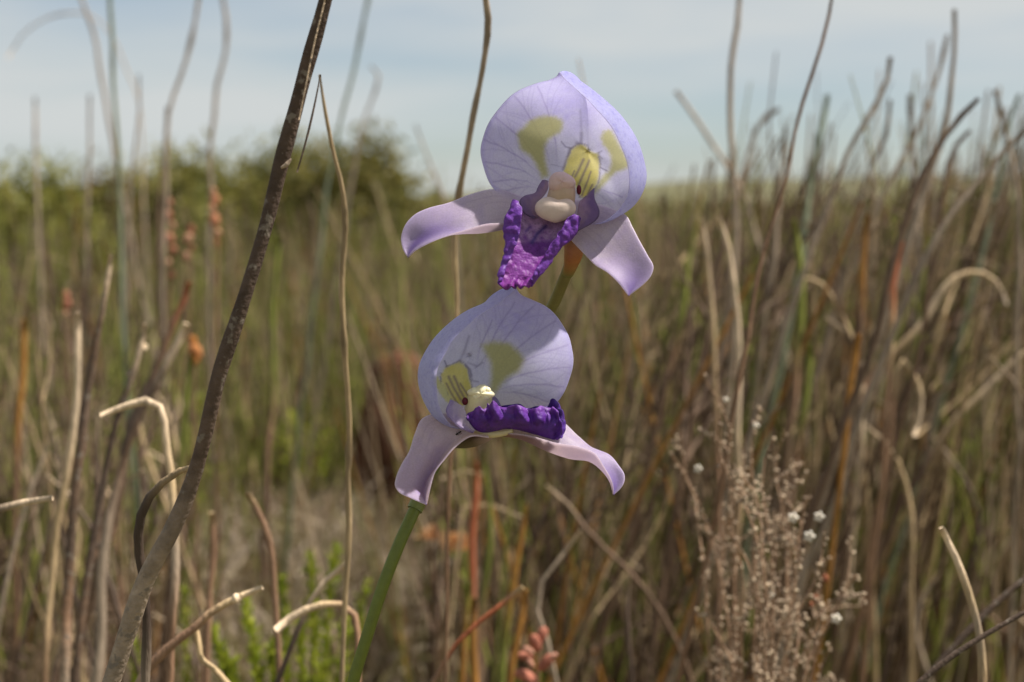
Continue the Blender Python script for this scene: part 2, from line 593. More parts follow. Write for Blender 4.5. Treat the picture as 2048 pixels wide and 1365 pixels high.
def petal_paint(G, s, base_pt, reach, veins, thin, blotches, yellow, stripes, marks, mid):
    X, Y = G[..., 0], G[..., 1]
    nz = vnoise(G, 0.09, 5); n2 = vnoise(G, 0.35, 9)
    dist = np.hypot(X - base_pt[0], Y - base_pt[1]) / reach
    c = lerp(WHITE_LILAC, LILAC, ss(0.25, 0.95, dist + 0.25 * (nz - 0.5)))
    c = lerp(c, VIOLET, 0.55 * ss(0.10, 0.0, s))
    # violet flush under the tip
    c = lerp(c, VIOLET, 0.55 * np.exp(-(((X - mid[0]) / mid[2]) ** 2 + ((Y - mid[1]) / mid[3]) ** 2)) * (0.6 + 0.8 * nz))
    dv = seg_dist(X, Y, veins) if veins else 1e9
    dt = seg_dist(X, Y, thin) if thin else 1e9
    c = lerp(c, VEIN, 0.50 * np.exp(-(dv / 1.6) ** 2) * ss(0.1, 0.5, dist))
    c = lerp(c, VEIN, 0.22 * np.exp(-(dt / 1.4) ** 2))
    for poly, colr, soft, amt in blotches:
        sd = poly_sd(X, Y, poly) + 5.0 * (n2 - 0.5)
        c = lerp(c, np.asarray(colr) , amt * ss(soft, -soft, sd))
    for (pts, wd, amt) in marks:
        c = lerp(c, DARKV, amt * np.exp(-(seg_dist(X, Y, lines(pts)) / wd) ** 2))
    if yellow is not None:
        sd = poly_sd(X, Y, yellow) + 3.5 * (vnoise(G, 0.5, 2) - 0.5)
        c = lerp(c, DARKV, 0.75 * np.exp(-((sd - 2.0) / 2.2) ** 2) * ss(0.3, 0.55, vnoise(G, 0.12, 8)))
        c = lerp(c, YELLOW, ss(3.0, -3.0, sd) * (0.88 + 0.2 * (nz - 0.5)))
        for pts, wd in stripes:
            c = lerp(c, L(98, 54, 74), 0.95 * np.exp(-(seg_dist(X, Y, lines(pts)) / (wd * (0.85 + 0.6 * n2))) ** 2))
    o = lerp(OUTER, L(196, 198, 238), ss(0.45, 0.8, n2) * 0.55)
    o = lerp(o, L(146, 146, 214), ss(0.55, 0.85, vnoise(G, 0.2, 4)) * 0.6)
    o = lerp(o, VEIN, 0.25 * np.exp(-(dv / 2.0) ** 2))
    for poly, colr, soft, amt in blotches:      # the blotches go right through the thin hood
        o = lerp(o, L(222, 220, 150), 0.8 * ss(soft, -soft, poly_sd(X, Y, poly)) * ss(0.05, 0.2, s))
    if yellow is not None:
        o = lerp(o, L(236, 230, 150), 0.9 * ss(3, -3, sd))
    o = lerp(o, L(205, 200, 236), ss(0.025, 0.0, s) * 0.7)
    c = lerp(c, L(225, 220, 240), ss(0.012, 0.0, s) * 0.7)
    return c, o

# ---- upper flower
fl_up = flower([(1118, 440, 40), (1136, 462, 42), (1146, 485, 50), (1145, 512, 74), (1139, 536, 104), (1135, 547, 122)],
               [12, 20, 21, 19, 14.5, 12.5],
               [L(190, 160, 170), L(150, 112, 96), L(160, 106, 72), L(168, 104, 50), L(150, 108, 48), L(110, 112, 48)])
rim_up = [(1118.5, 145, -36), (1113, 153, -34), (1103, 159, -31), (1070, 168, -22), (1039, 181, -12), (1009, 204, 0), (986, 234, 10), (969, 265, 18), (962, 295, 24),
          (965, 326, 28), (974, 356, 32), (993, 383, 36), (1024, 402, 42), (1060, 420, 48), (1105, 435, 50), (1150, 446, 40), (1191, 448, 15),
          (1218, 436, -10), (1243, 413, -28), (1256, 383, -38), (1259, 356, -44), (1252, 322, -50), (1237, 280, -54), (1210, 238, -54),
          (1176, 202, -50), (1146, 173, -44), (1130, 159, -39), (1123, 152, -37)]
bl_l = Zc([(385, 255), (400, 230), (450, 190), (520, 110), (600, 75), (700, 60), (800, 75), (860, 110), (870, 170), (840, 230), (780, 270), (720, 310),
           (685, 370), (672, 440), (685, 520), (700, 600), (720, 690), (650, 720), (620, 640), (580, 560), (530, 490), (470, 450), (420, 410), (400, 330)], 5.25, 960, 220)
bl_r = Zc([(1275, 290), (1300, 230), (1350, 205), (1390, 220), (1430, 300), (1480, 390), (1540, 500), (1580, 590), (1500, 630), (1440, 650), (1390, 690),
           (1320, 770), (1240, 850), (1200, 890), (1195, 850), (1240, 780), (1300, 690), (1360, 640), (1385, 560), (1380, 490), (1340, 420), (1290, 350)], 5.25, 960, 220)
yl_u = Zc([(1060, 365), (1005, 385), (960, 420), (945, 470), (920, 520), (905, 580), (875, 640), (930, 700), (1000, 800), (1060, 920), (1110, 920), (1180, 850), (1235, 760), (1250, 690),
           (1255, 580), (1240, 460), (1190, 450), (1150, 425), (1110, 380)], 5.25, 960, 220)
st_u = [(Zc([(1085, 520), (1050, 600), (1000, 700)], 5.25, 960, 220), 2.6), (Zc([(1150, 530), (1100, 640), (1035, 790)], 5.25, 960, 220), 2.4),
        (Zc([(1165, 650), (1130, 750), (1070, 900)], 5.25, 960, 220), 1.8), (Zc([(990, 640), (965, 705)], 5.25, 960, 220), 1.4),
        (Zc([(1180, 790), (1130, 890)], 5.25, 960, 220), 1.8)]
mk_u = [(Zc([(855, 335), (900, 390), (965, 405)], 5.25, 960, 220), 1.8, 0.6), (Zc([(1055, 0), (1060, 120), (1066, 200), (1066, 300), (1060, 360)], 5.25, 960, 220), 3.0, 0.32),
        (Zc([(1066, 250), (1062, 360), (1020, 350)], 5.25, 960, 220), 4.0, 0.5), (Zc([(945, 410), (915, 510), (870, 630)], 5.25, 960, 220), 3.0, 0.65),
        (Zc([(1215, 465), (1280, 432)], 5.25, 960, 220), 1.7, 0.55), (Zc([(1235, 470), (1290, 515)], 5.25, 960, 220), 1.4, 0.45),
        (Zc([(1255, 600), (1335, 640)], 5.25, 960, 220), 1.4, 0.75), (Zc([(750, 575), (880, 605)], 5.25, 960, 220), 1.2, 0.35)]
vn_u, th_u = fan_veins((1112, 395), [(985, 365), (970, 325), (968, 280), (990, 235), (1030, 192), (1075, 172), (1215, 430), (1245, 395), (1000, 388)], 17, 3)
def paint_up(G, s):
    return petal_paint(G, s, (1125, 375), 235, vn_u, th_u,
                       [(bl_l, OLIVE, 7, 0.85), (bl_r, OLIVE, 6, 0.85)], yl_u, st_u, mk_u, (1135, 215, 60, 45))
tag(hood(fl_up, rim_up, (1112, 305, -2), (64, -2, 118), paint_up, (0.93, -0.37)), 'open violet hood of the upper flower with olive blotches')

def sepal(parent, curves, inner_is_A, crease, nu=110, nv=44, base=None, tip=None, tipc=VIOLET, outc=None):
    G = loft(curves, nu, nv)
    u = np.linspace(0, 1, nu)[:, None] + np.zeros((1, nv)); v = np.linspace(0, 1, nv)[None] + np.zeros((nu, 1))
    G[..., 2] += 1.2 * np.sin(u * 9 + v * 3) * np.sin(v * math.pi)
    n1 = vnoise(G, 0.08, 6); n2 = vnoise(G, 0.4, 7)
    ci = lerp(L(236, 226, 242), L(208, 194, 236), ss(0.1, 0.75, u + 0.3 * (n1 - 0.5)))
    ci = lerp(ci, L(140, 116, 204), 0.95 * np.exp(-((v - crease[0]) / crease[1]) ** 2) * ss(crease[2], crease[3], u))
    # fine parallel veins
    ve = np.abs(((v * 9 + 0.25 * np.sin(u * 5)) % 1) - 0.5)
    ci = lerp(ci, VEIN, 0.20 * ss(0.10, 0.0, ve) * ss(0.85, 0.4, u))
    co = lerp(outc[0], outc[1], ss(0.2, 0.9, u + 0.5 * (n1 - 0.5)))
    co = lerp(co, L(120, 80, 84), 0.35 * ss(0.5, 0.8, n2))
    m = np.minimum(v, 1 - v)
    ci = lerp(ci, L(240, 226, 236), 0.7 * ss(0.03, 0.0, m))
    co = lerp(co, L(226, 206, 216), 0.8 * ss(0.05, 0.0, m))
    V, F, C = shell(PW(G), 3.4 * UNIT, ci if inner_is_A else co, co if inner_is_A else ci)
    o = part('lateral_sepal', V, F, C, M_PETAL, parent)
    return o, G

BROWN_OUT = (L(128, 86, 78), L(150, 112, 122))
sepal(fl_up, [
    [(1055, 400, 60), (1020, 385, 50), (985, 379, 35), (944, 388, 20), (894, 407, 5), (856, 417, -5), (829, 430, -12), (810, 451, -18), (802, 478, -22), (808, 503, -26), (816, 515, -28)],
    [(1055, 425, 40), (1000, 422, 15), (944, 430, -8), (894, 444, -22), (850, 458, -24), (825, 480, -18), (814, 500, -22), (816, 515, -28)],
    [(1050, 445, 25), (1008, 458, -5), (960, 466, -25), (925, 467, -38), (885, 471, -40), (848, 484, -34), (825, 502, -28), (816, 515, -28)],
    [(1050, 440, 5), (1008, 446, -25), (970, 449, -45), (935, 459, -55), (900, 470, -57), (850, 491, -50), (826, 505, -36), (816, 515, -29)]],
    True, (0.62, 0.22, 0.35, 0.9), outc=BROWN_OUT)
sepal(fl_up, [
    [(1150, 400, 50), (1200, 410, 45), (1237, 424, 30), (1253, 432, 15), (1266, 456, 0), (1280, 483, -12), (1295, 510, -22), (1307, 534, -30), (1302, 552, -36), (1287, 569, -40), (1257, 592, -42)],
    [(1140, 425, 40), (1180, 450, 25), (1215, 475, 5), (1240, 505, -10), (1262, 534, -22), (1270, 556, -28), (1257, 592, -42)],
    [(1130, 440, 34), (1160, 465, 18), (1192, 500, -4), (1218, 525, -20), (1240, 548, -32), (1252, 565, -36), (1257, 592, -42)],
    [(1120, 450, 30), (1140, 478, 10), (1168, 508, -12), (1191, 531, -28), (1214, 545, -40), (1232, 561, -47), (1257, 592, -43)]],
    False, (0.45, 0.4, 0.6, 1.0), outc=BROWN_OUT)

def lip(parent, curves, colfn, ruffle, freq, nu=170, nv=110, seed=0, pleat=0.0, scallop=1.2):
    G = loft(curves, nu, nv)
    u = np.linspace(0, 1, nu)[:, None] + np.zeros((1, nv)); v = np.linspace(0, 1, nv)[None] + np.zeros((nu, 1))
    e = np.maximum(np.maximum(ss(0.42, 0.08, v), ss(0.58, 0.92, v)), 0.9 * ss(0.82, 1.0, u))
    ph = 1.7 * np.sin(u * 7 + seed) + 0.8 * np.sin(u * 17 + 1)
    sid = np.where(v > 0.5, 7.3, 0.0)
    def n1d(k, o):
        return 2.2 * (vnoise(np.stack([u * freq * k + o + sid, v * 1.2, 0 * u + seed], -1), 1.0, 17) - 0.5)
    a = n1d(1.6, 0.0) + 0.30 * n1d(3.4, 3.0); b = n1d(1.7, 11.0) + 0.25 * n1d(3.6, 5.0)
    cx = np.sin(5 * v * 2 * math.pi + 2 * np.sin(v * 8 + seed))
    te = ss(0.85, 1.0, u)
    G[..., 2] += ruffle * e * (0.7 * (a + 0.5 * b) + pleat * np.sin(freq * 2.2 * math.pi * u + 2.0 * b + ph)) + 3 * te * cx
    G[..., 1] += ruffle * 0.55 * e * np.where(v > 0.5, a, b) * (0.5 + 0.5 * ss(0, .2, u)) + 3.0 * te * cx
    G[..., 0] += ruffle * (0.75 + 0.4 * pleat) * e * b * ss(0.0, 0.18, u) 
    G[..., 1] += scallop * (ss(0.82, 1.0, v) + ss(0.18, 0.0, v)) * np.sin(2 * math.pi * 6.5 * u + 1.5 * ph) * ss(0, .1, u)
    f = vnoise(G, 0.10, seed + 3) - 0.5
    G[..., 2] += 6.0 * f * (0.4 + e)
    G[..., 0] += 3.0 * (vnoise(G, 0.12, seed + 5) - 0.5) * (0.3 + e)
    ci, co = colfn(G, u, v, e)
    V, F, C = shell(PW(G), 4.5 * UNIT, ci, co)
    return part('lip', V, F, C, M_LIP, parent)

LIP_D = L(90, 44, 142); LIP_M = L(122, 54, 148); LIP_P = L(206, 168, 204); LIP_B = L(74, 54, 128)
def lip_col_up(G, u, v, e):
    X, Y = G[..., 0], G[..., 1]
    n1 = vnoise(G, 0.12, 31); n2 = vnoise(G, 0.5, 33)
    c = lerp(LIP_M, L(136, 56, 148), ss(0.4, 1, u) * (0.5 + n1 * 0.5))
    c = lerp(c, LIP_P, 0.85 * ss(0.50, 0.12, u + 0.25 * (n1 - 0.5)) * ss(0.22, 0.34, v) * ss(0.82, 0.7, v))
    c = lerp(c, L(168, 140, 160), ss(0.10, 0.0, u) * 0.8)
    st = Zc([(745, 535), (650, 620), (590, 720)], 5.69, 960, 360)
    c = lerp(c, LIP_B, 0.9 * np.exp(-(seg_dist(X, Y, lines(st)) / 4.5) ** 2) * ss(0.2, 0.3, v))
    st = Zc([(570, 545), (520, 590)], 5.69, 960, 360)
    c = lerp(c, LIP_D, 0.7 * np.exp(-(seg_dist(X, Y, lines(st)) / 3.5) ** 2) * ss(0.2, 0.3, v))
    c = lerp(c, LIP_D, np.clip(1.0 * np.maximum(ss(0.26, 0.14, v), ss(0.76, 0.86, v)), 0, 1) * (0.75 + 0.25 * n2))
    c = lerp(c, L(70, 28, 96), 0.45 * ss(0.55, 0.9, n2))
    return c, lerp(LIP_D, L(120, 66, 160), n2)
lip(fl_up, [
    [(1038, 402, -46), (1043, 425, -56), (1041, 452, -58), (1032, 478, -60), (1024, 505, -64), (1014, 530, -68), (1006, 556, -72)],
    [(1028, 399, -34), (1016, 424, -44), (1006, 458, -50), (1010, 488, -54), (1006, 518, -60), (999, 545, -66), (997, 570, -72)],
    [(1050, 422, 8), (1046, 436, -8), (1040, 460, -20), (1036, 485, -34), (1030, 512, -44), (1022, 542, -54), (1013, 577, -64)],
    [(1086, 428, 14), (1082, 448, 0), (1074, 470, -14), (1064, 495, -28), (1053, 520, -40), (1042, 548, -52), (1033, 572, -62)],
    [(1120, 436, 14), (1116, 460, 0), (1106, 485, -16), (1092, 510, -30), (1077, 532, -42), (1062, 552, -52), (1052, 575, -62)],
    [(1160, 436, -34), (1151, 464, -38), (1128, 492, -45), (1109, 516, -52), (1093, 538, -58), (1070, 566, -64)],
    [(1148, 428, -48), (1130, 440, -58), (1117, 470, -62), (1101, 496, -66), (1085, 522, -70), (1062, 561, -72)]],
    lip_col_up, 5.5, 2.3, seed=2)

def wing(parent, eo, ei, col, edge, name='side_petal'):
    G = loft([eo, [tuple(0.5 * (np.array(a) + np.array(b)) + np.array([0, 0, 4])) for a, b in zip(catmull(eo, 6), catmull(ei, 6))], ei], 60, 26)
    u = np.linspace(0, 1, 60)[:, None] + np.zeros((1, 26)); v = np.linspace(0, 1, 26)[None] + np.zeros((60, 1))
    n1 = vnoise(G, 0.15, 40)
    G[..., 2] += 3 * (n1 - 0.5)
    c = lerp(col[0], col[1], ss(0.1, 0.9, v + 0.5 * (n1 - 0.5)))
    c = lerp(c, edge, 0.85 * np.maximum(ss(0.10, 0.0, v), 0.6 * ss(0.07, 0, np.minimum(u, 1 - u))))
    V, F, C = shell(PW(G), 4.5 * UNIT, c, c)
    return part(name, V, F, C, M_PETAL, parent)
WV = (L(148, 120, 166), L(176, 146, 170))
wing(fl_up, [(1084, 361, 10), (1075, 376, 5), (1071, 385, 0), (1048, 393, -5), (1039, 402, -12), (1041, 415, -16), (1048, 427, -18), (1066, 436, -18)],
     [(1096, 362, 4), (1095, 379, -4), (1087, 393, -10), (1075, 405, -14), (1072, 420, -18), (1078, 436, -18)], WV, L(70, 44, 96))
wing(fl_up, [(1189, 377, 15), (1189, 395, 8), (1199, 425, -8), (1196, 436, -12), (1183, 448, -17), (1164, 458, -22), (1149, 466, -26)],
     [(1170, 396, 10), (1160, 402, 4), (1156, 418, -6), (1154, 432, -14), (1150, 445, -20), (1142, 460, -26)], (L(128, 98, 152), L(178, 148, 172)), L(64, 40, 92))

FRAME = np.array([[1, 0, 0], [0, SP, CP], [0, CP, -SP]])   # rows: right, up, away in world space
def column(parent, body, body_r, body_c, cap_c, cap_r, cap_col, stig, seed, cap_fn):
    P = catmull(PW(np.array(body)), 26)
    t = np.linspace(0, 1, 26)
    r = np.interp(t, np.linspace(0, 1, len(body_r)), body_r) * UNIT
    V, F, C = tube(P, r, 26, lerp(body_c[0], body_c[1], t))
    o = part('column', V, F, C, M_WAX, parent)
    V, F, C = blob(PW(cap_c), np.array(cap_r) * UNIT, cap_col, 48, 32, cap_fn, FRAME)
    if seed == 2:
        lob = [(V, F, C)]
        for lx, ly, lz, lr in [(-13, 5, -7, 8), (12, 6, -7, 8), (-9, -7, -8, 8), (9, -7, -8, 8.5), (0, 8, -8, 7)]:
            lob.append(blob(PW(np.array(cap_c) + np.array([lx, -ly, lz])), np.array([lr, lr * .9, lr * .8]) * UNIT, cap_col, 20, 14, None, FRAME))
        V, F, C = join(lob)
    part('anther_cap', V, F, C, M_WAX, parent)
    if stig:
        V, F, C = blob(PW(stig[0]), np.array(stig[1]) * UNIT, stig[2], 48, 32, stig[3], FRAME)
        part('stigma', V, F, C, M_WAX, parent)
    return o
def cap_up(D):
    x, y, z = D[..., 0], D[..., 1], D[..., 2]
    return 1 + 0.05 * np.cos(3 * np.arctan2(y, x) + 0.4) - 0.12 * np.exp(-((x - 0.08) / 0.16) ** 2) * ss(-0.3, -0.9, y)
def stig_up(D):
    x, y, z = D[..., 0], D[..., 1], D[..., 2]
    return 1 - 0.30 * np.exp(-((x - 0.12) / 0.40) ** 2) * ss(0.1, 0.9, y) + 0.10 * np.exp(-((x) / 0.3) ** 2) * ss(-0.4, -1, y)
column(fl_up, [(1124, 360, -12), (1124, 385, -10), (1120, 405, -4), (1112, 425, 6)], [23, 27, 29, 30], (L(222, 196, 178), L(206, 182, 142)),
       (1123, 366, -22), (27, 21.5, 20), L(228, 202, 196),
       ((1111, 417, -30), (41, 26, 14), L(234, 216, 204), stig_up), 1, cap_up)
def bead(parent, c, r, col, fn=None):
    V, F, C = blob(PW(c), np.array(r) * UNIT, col, 20, 14, fn, FRAME)
    return part('staminode', V, F, C, M_WAX, parent)
bead(fl_up, (1158, 380, -12), (5, 10, 6), L(112, 24, 50))

# ---- lower flower
fl_lo = flower([(985, 866, 20), (966, 876, 22), (938, 882, 36), (905, 884, 70), (878, 915, 115), (866, 942, 132)],
               [9, 13, 15, 13, 12, 11],
               [L(178, 150, 150), L(92, 78, 56), L(84, 74, 48), L(112, 92, 52), L(100, 98, 48), L(92, 104, 42)])
rim_lo = [(1031, 576, -20), (1026, 584, -22), (1003, 604, -30), (971, 623, -40), (939, 648, -48), (911, 676, -52), (892, 704, -54), (878, 732, -54), (873, 757, -50),
          (874, 788, -44), (881, 817, -36), (893, 841, -24), (915, 856, -5), (950, 852, 25), (1000, 838, 42), (1050, 825, 48), (1085, 815, 46),
          (1112, 806, 42), (1123, 792, 40), (1136, 768, 36), (1144, 739, 32), (1146, 711, 28), (1141, 683, 22), (1129, 658, 14), (1113, 632, 6),
          (1090, 613, -2), (1062, 599, -9), (1042, 590, -15), (1035, 583, -17)]
K2 = 2.844
bl2 = Zc([(580, 375), (640, 350), (740, 360), (790, 410), (820, 455), (790, 520), (730, 550), (685, 600), (652, 650), (625, 640), (636, 540), (630, 470)], K2, 760, 560)
bl3 = Zc([(316, 545), (345, 575), (395, 640), (418, 695), (395, 712), (340, 650), (310, 590)], K2, 760, 560)
yl2 = Zc([(450, 468), (475, 485), (495, 510), (505, 560), (518, 610), (515, 650), (500, 700), (470, 720), (430, 710), (395, 650), (352, 585), (345, 540), (365, 505), (400, 488)], K2, 760, 560)
st2 = [(Zc([(388, 550), (420, 620), (470, 700)], K2, 760, 560), 2.6), (Zc([(420, 550), (450, 620), (482, 680)], K2, 760, 560), 2.6),
       (Zc([(376, 590), (400, 640), (440, 705)], K2, 760, 560), 2.0), (Zc([(455, 590), (500, 660)], K2, 760, 560), 2.0)]
mk2 = [(Zc([(505, 320), (480, 400), (452, 465)], K2, 760, 560), 3.0, 0.42), (Zc([(500, 470), (550, 490), (585, 470)], K2, 760, 560), 2.0, 0.4),
       (Zc([(480, 480), (510, 510), (520, 545)], K2, 760, 560), 2.6, 0.75), (Zc([(510, 545), (530, 575), (560, 580)], K2, 760, 560), 2.0, 0.45),
       (Zc([(365, 460), (380, 495)], K2, 760, 560), 1.6, 0.8), (Zc([(600, 430), (570, 480), (540, 500)], K2, 760, 560), 1.2, 0.4),
       (Zc([(345, 530), (350, 540)], K2, 760, 560), 1.4, 0.6)]
vn2, th2 = fan_veins((955, 795), [(1098, 806), (1128, 775), (1141, 735), (1137, 690), (1112, 642), (1070, 608), (1030, 604), (985, 640)], 15, 8)
def paint_lo(G, s):
    return petal_paint(G, s, (940, 790), 250, vn2, th2,
                       [(bl2, OLIVE, 9, 0.85), (bl3, L(214, 210, 120), 3, 0.9)], yl2, st2, mk2, (1030, 640, 60, 40))
tag(hood(fl_lo, rim_lo, (1008, 712, -2), (-70, -2, 116), paint_lo, (-0.90, -0.44)), 'open violet hood of the lower flower')

o_sl, G_sl = sepal(fl_lo, [
    [(960, 848, 30), (910, 832, 35), (868, 828, 30), (844, 838, 20), (829, 869, 5), (818, 903, -8), (804, 927, -18), (793, 952, -25), (790, 972, -30), (798, 985, -35), (822, 997, -40), (853, 1010, -46)],
    [(965, 858, 15), (915, 856, 15), (875, 876, 5), (850, 912, -4), (835, 946, -10), (826, 970, -14), (838, 992, -30), (853, 1010, -46)],
    [(970, 866, 2), (930, 870, 6), (896, 898, 10), (868, 934, 14), (850, 962, 14), (846, 985, -4), (853, 1010, -46)],
    [(978, 876, -20), (943, 873, -32), (911, 894, -38), (890, 918, -41), (871, 943, -44), (862, 971, -47), (857, 992, -47), (853, 1010, -46)]],
    True, (0.55, 0.16, 0.2, 0.7), outc=(L(176, 120, 66), L(182, 134, 90)))
tag(o_sl, 'left sepal of the lower flower, folded along a violet crease')
sepal(fl_lo, [
    [(1000, 850, 40), (1060, 835, 45), (1115, 838, 40), (1157, 873, 30), (1182, 894, 20), (1220, 911, 5), (1238, 932, -8), (1249, 950, -18), (1248, 966, -25), (1238, 981, -29), (1227, 990, -31)],
    [(1000, 862, 20), (1060, 858, 15), (1115, 866, 8), (1160, 891, 0), (1195, 910, -8), (1220, 934, -14), (1233, 958, -19), (1227, 990, -31)],
    [(1005, 872, 0), (1041, 878, -12), (1090, 900, -25), (1140, 917, -32), (1180, 923, -32), (1203, 940, -33), (1221, 965, -33), (1227, 990, -31)],
    [(1010, 866, -15), (1059, 872, -35), (1111, 886, -50), (1157, 894, -54), (1189, 907, -49), (1207, 932, -45), (1224, 964, -40), (1227, 990, -32)]],
    False, (0.5, 0.35, 0.6, 1.0), outc=(L(156, 112, 92), L(132, 86, 88)))

def lip_col_lo(G, u, v, e):
    n1 = vnoise(G, 0.12, 51); n2 = vnoise(G, 0.5, 53)
    c = lerp(LIP_D, L(132, 74, 170), ss(0.85, 1.0, v) * 0.8 + 0.2 * n2)
    c = lerp(c, L(66, 30, 104), 0.5 * ss(0.4, 0.8, n1))
    o = lerp(L(82, 46, 138), L(148, 104, 188), ss(0.86, 1.0, v) * 0.9)
    o = lerp(o, L(60, 28, 100), 0.55 * ss(0.4, 0.75, n1))
    o = lerp(o, L(216, 196, 206), 0.85 * ss(0.22, 0.05, u) * ss(0.65, 0.45, v))
    return lerp(c, L(70, 34, 108), 0.2), o
lip(fl_lo, [
    [(942, 832, 22), (958, 822, 30), (990, 812, 30), (1030, 812, 25), (1070, 814, 20), (1108, 800, 5)],
    [(942, 838, 18), (990, 838, 22), (1030, 838, 18), (1070, 842, 10), (1124, 836, 0)],
    [(936, 843, -14), (950, 857, -8), (967, 864, -5), (1016, 856, -12), (1069, 867, -20), (1120, 883, -28)],
    [(934, 838, -26), (968, 847, -34), (1016, 838, -38), (1068, 846, -42), (1131, 862, -38)],
    [(933, 831, -26), (948, 816, -30), (965, 820, -32), (990, 809, -34), (1016, 815, -36), (1045, 811, -38), (1074, 819, -38), (1100, 812, -36), (1120, 818, -34)]],
    lip_col_lo, 8.0, 4.6, seed=5, pleat=1.1, scallop=3.6)
# pale claw under the lip
V, F, C = tube(catmull(PW(np.array([(952, 858, 2), (975, 868, -4), (1000, 868, -10), (1026, 862, -14)])), 20), np.linspace(9, 5, 20) * UNIT, 14, L(226, 212, 168))
part('lip_claw', V, F, C, M_WAX, fl_lo)
wing(fl_lo, [(901, 800, -14), (892, 823, -22), (900, 838, -26), (925, 858, -26), (946, 866, -22)], [(912, 806, -6), (924, 812, -10), (932, 826, -18), (938, 845, -22), (950, 862, -22)],
     (L(186, 168, 208), L(220, 206, 222)), L(150, 126, 186))
wing(fl_lo, [(986, 790, 10), (996, 800, 10), (1002, 812, 6)], [(980, 800, 6), (986, 810, 2), (992, 820, 0)], (L(160, 140, 190), L(190, 176, 210)), L(110, 86, 150))
def cap_lo(D):
    x, y, z = D[..., 0], D[..., 1], D[..., 2]
    return 1 + 0.13 * np.cos(4 * np.arctan2(y, x) + 0.8) * (1 - 0.5 * z * z) - 0.20 * np.exp(-((x - 0.05) / 0.2) ** 2) * ss(-0.1, -0.9, y)
column(fl_lo, [(962, 782, 0), (960, 795, 2), (958, 810, 6), (955, 830, 12), (958, 850, 18)], [22, 25.5, 26.5, 28, 26], (L(244, 236, 190), L(236, 222, 168)),
       (962, 787, -8), (25, 16, 17), L(250, 244, 212), None, 2, cap_lo)
bead(fl_lo, (930, 803, -8), (6, 8, 5), L(108, 22, 48))

# a tiny dark insect walking on the lower flower's left sepal
def insect():
    X, Y = G_sl[..., 0], G_sl[..., 1]
    k = np.argmin((X - 917) ** 2 + (Y - 867) ** 2)
    i, j = np.unravel_index(k, X.shape)
    c = PW(G_sl[i, j] + np.array([0, 0, -6.5]))
    dirv = (PW((925, 862, 0)) - PW((912, 871, 0))); dirv /= np.linalg.norm(dirv)
    upv = FRAME[2] * -1.0
    side = np.cross(dirv, upv)
    fr = np.array([dirv, side, upv])
    root = bpy.data.objects.new('insect', None); COL.objects.link(root); root.location = c; root.empty_display_size = 0.001
    tag(root, 'tiny dark insect on the left sepal of the lower flower', 'insect')
    dk = L(40, 32, 28)
    for nm, off, r in (('abdomen', -4.2, (3.2, 2.2, 2.0)), ('thorax', 0.6, (2.0, 1.5, 1.4)), ('head', 4.2, (1.9, 1.7, 1.5))):
        V, F, C = blob(dirv * off * UNIT, np.array(r) * UNIT, dk, 14, 10, None, fr)
        add(nm, make_mesh(nm, V, F, C), M_ANT, root)
    for sx in (-1, 1):
        for a in (-1.5, 0.3, 2.0):
            P = np.array([dirv * a * UNIT, (dirv * (a * 1.5) + side * sx * 3.0 + upv * 0.8) * UNIT, (dirv * (a * 2.0) + side * sx * 4.6 - upv * 2.2) * UNIT])
            V, F, C = tube(catmull(P, 6), 0.35 * UNIT, 5, dk)
            add('leg', make_mesh('leg', V, F, C), M_ANT, root)
insect()

# ------------------------------------------------------------------ twigs and reeds that can be told apart
GREY = L(146, 130, 112); PALE = L(196, 174, 146); DARK = L(84, 70, 60); BROWN = L(128, 100, 78); TAN = L(170, 147, 112)
GREEN = L(112, 116, 52); SAGE = L(120, 128, 104); OCHRE = L(158, 112, 54); RUST = L(160, 92, 62); UMBER = L(102, 82, 66)

def to_ground(P, spread=0.25):
    """carry a stem from its last visible point on down into the soil"""
    P = list(P)
    a, b = P[-2], P[-1]
    dv = b - a
    if b[2] <= 0.002:
        return np.array(P)
    dn = dv / (np.linalg.norm(dv) + 1e-9)
    hx = np.clip(dn[0] / max(-dn[2], 0.35), -spread, spread) * b[2]
    r = np.array([b[0] + hx, b[1] + 0.08 * b[2], -0.012])
    for t in (0.35, 0.7, 1.0):
        q = b * (1 - t) + r * t
        q = q + np.array([dn[0], 0, 0]) * 0.02 * math.sin(t * math.pi)
        P.append(q)
    return np.array(P)

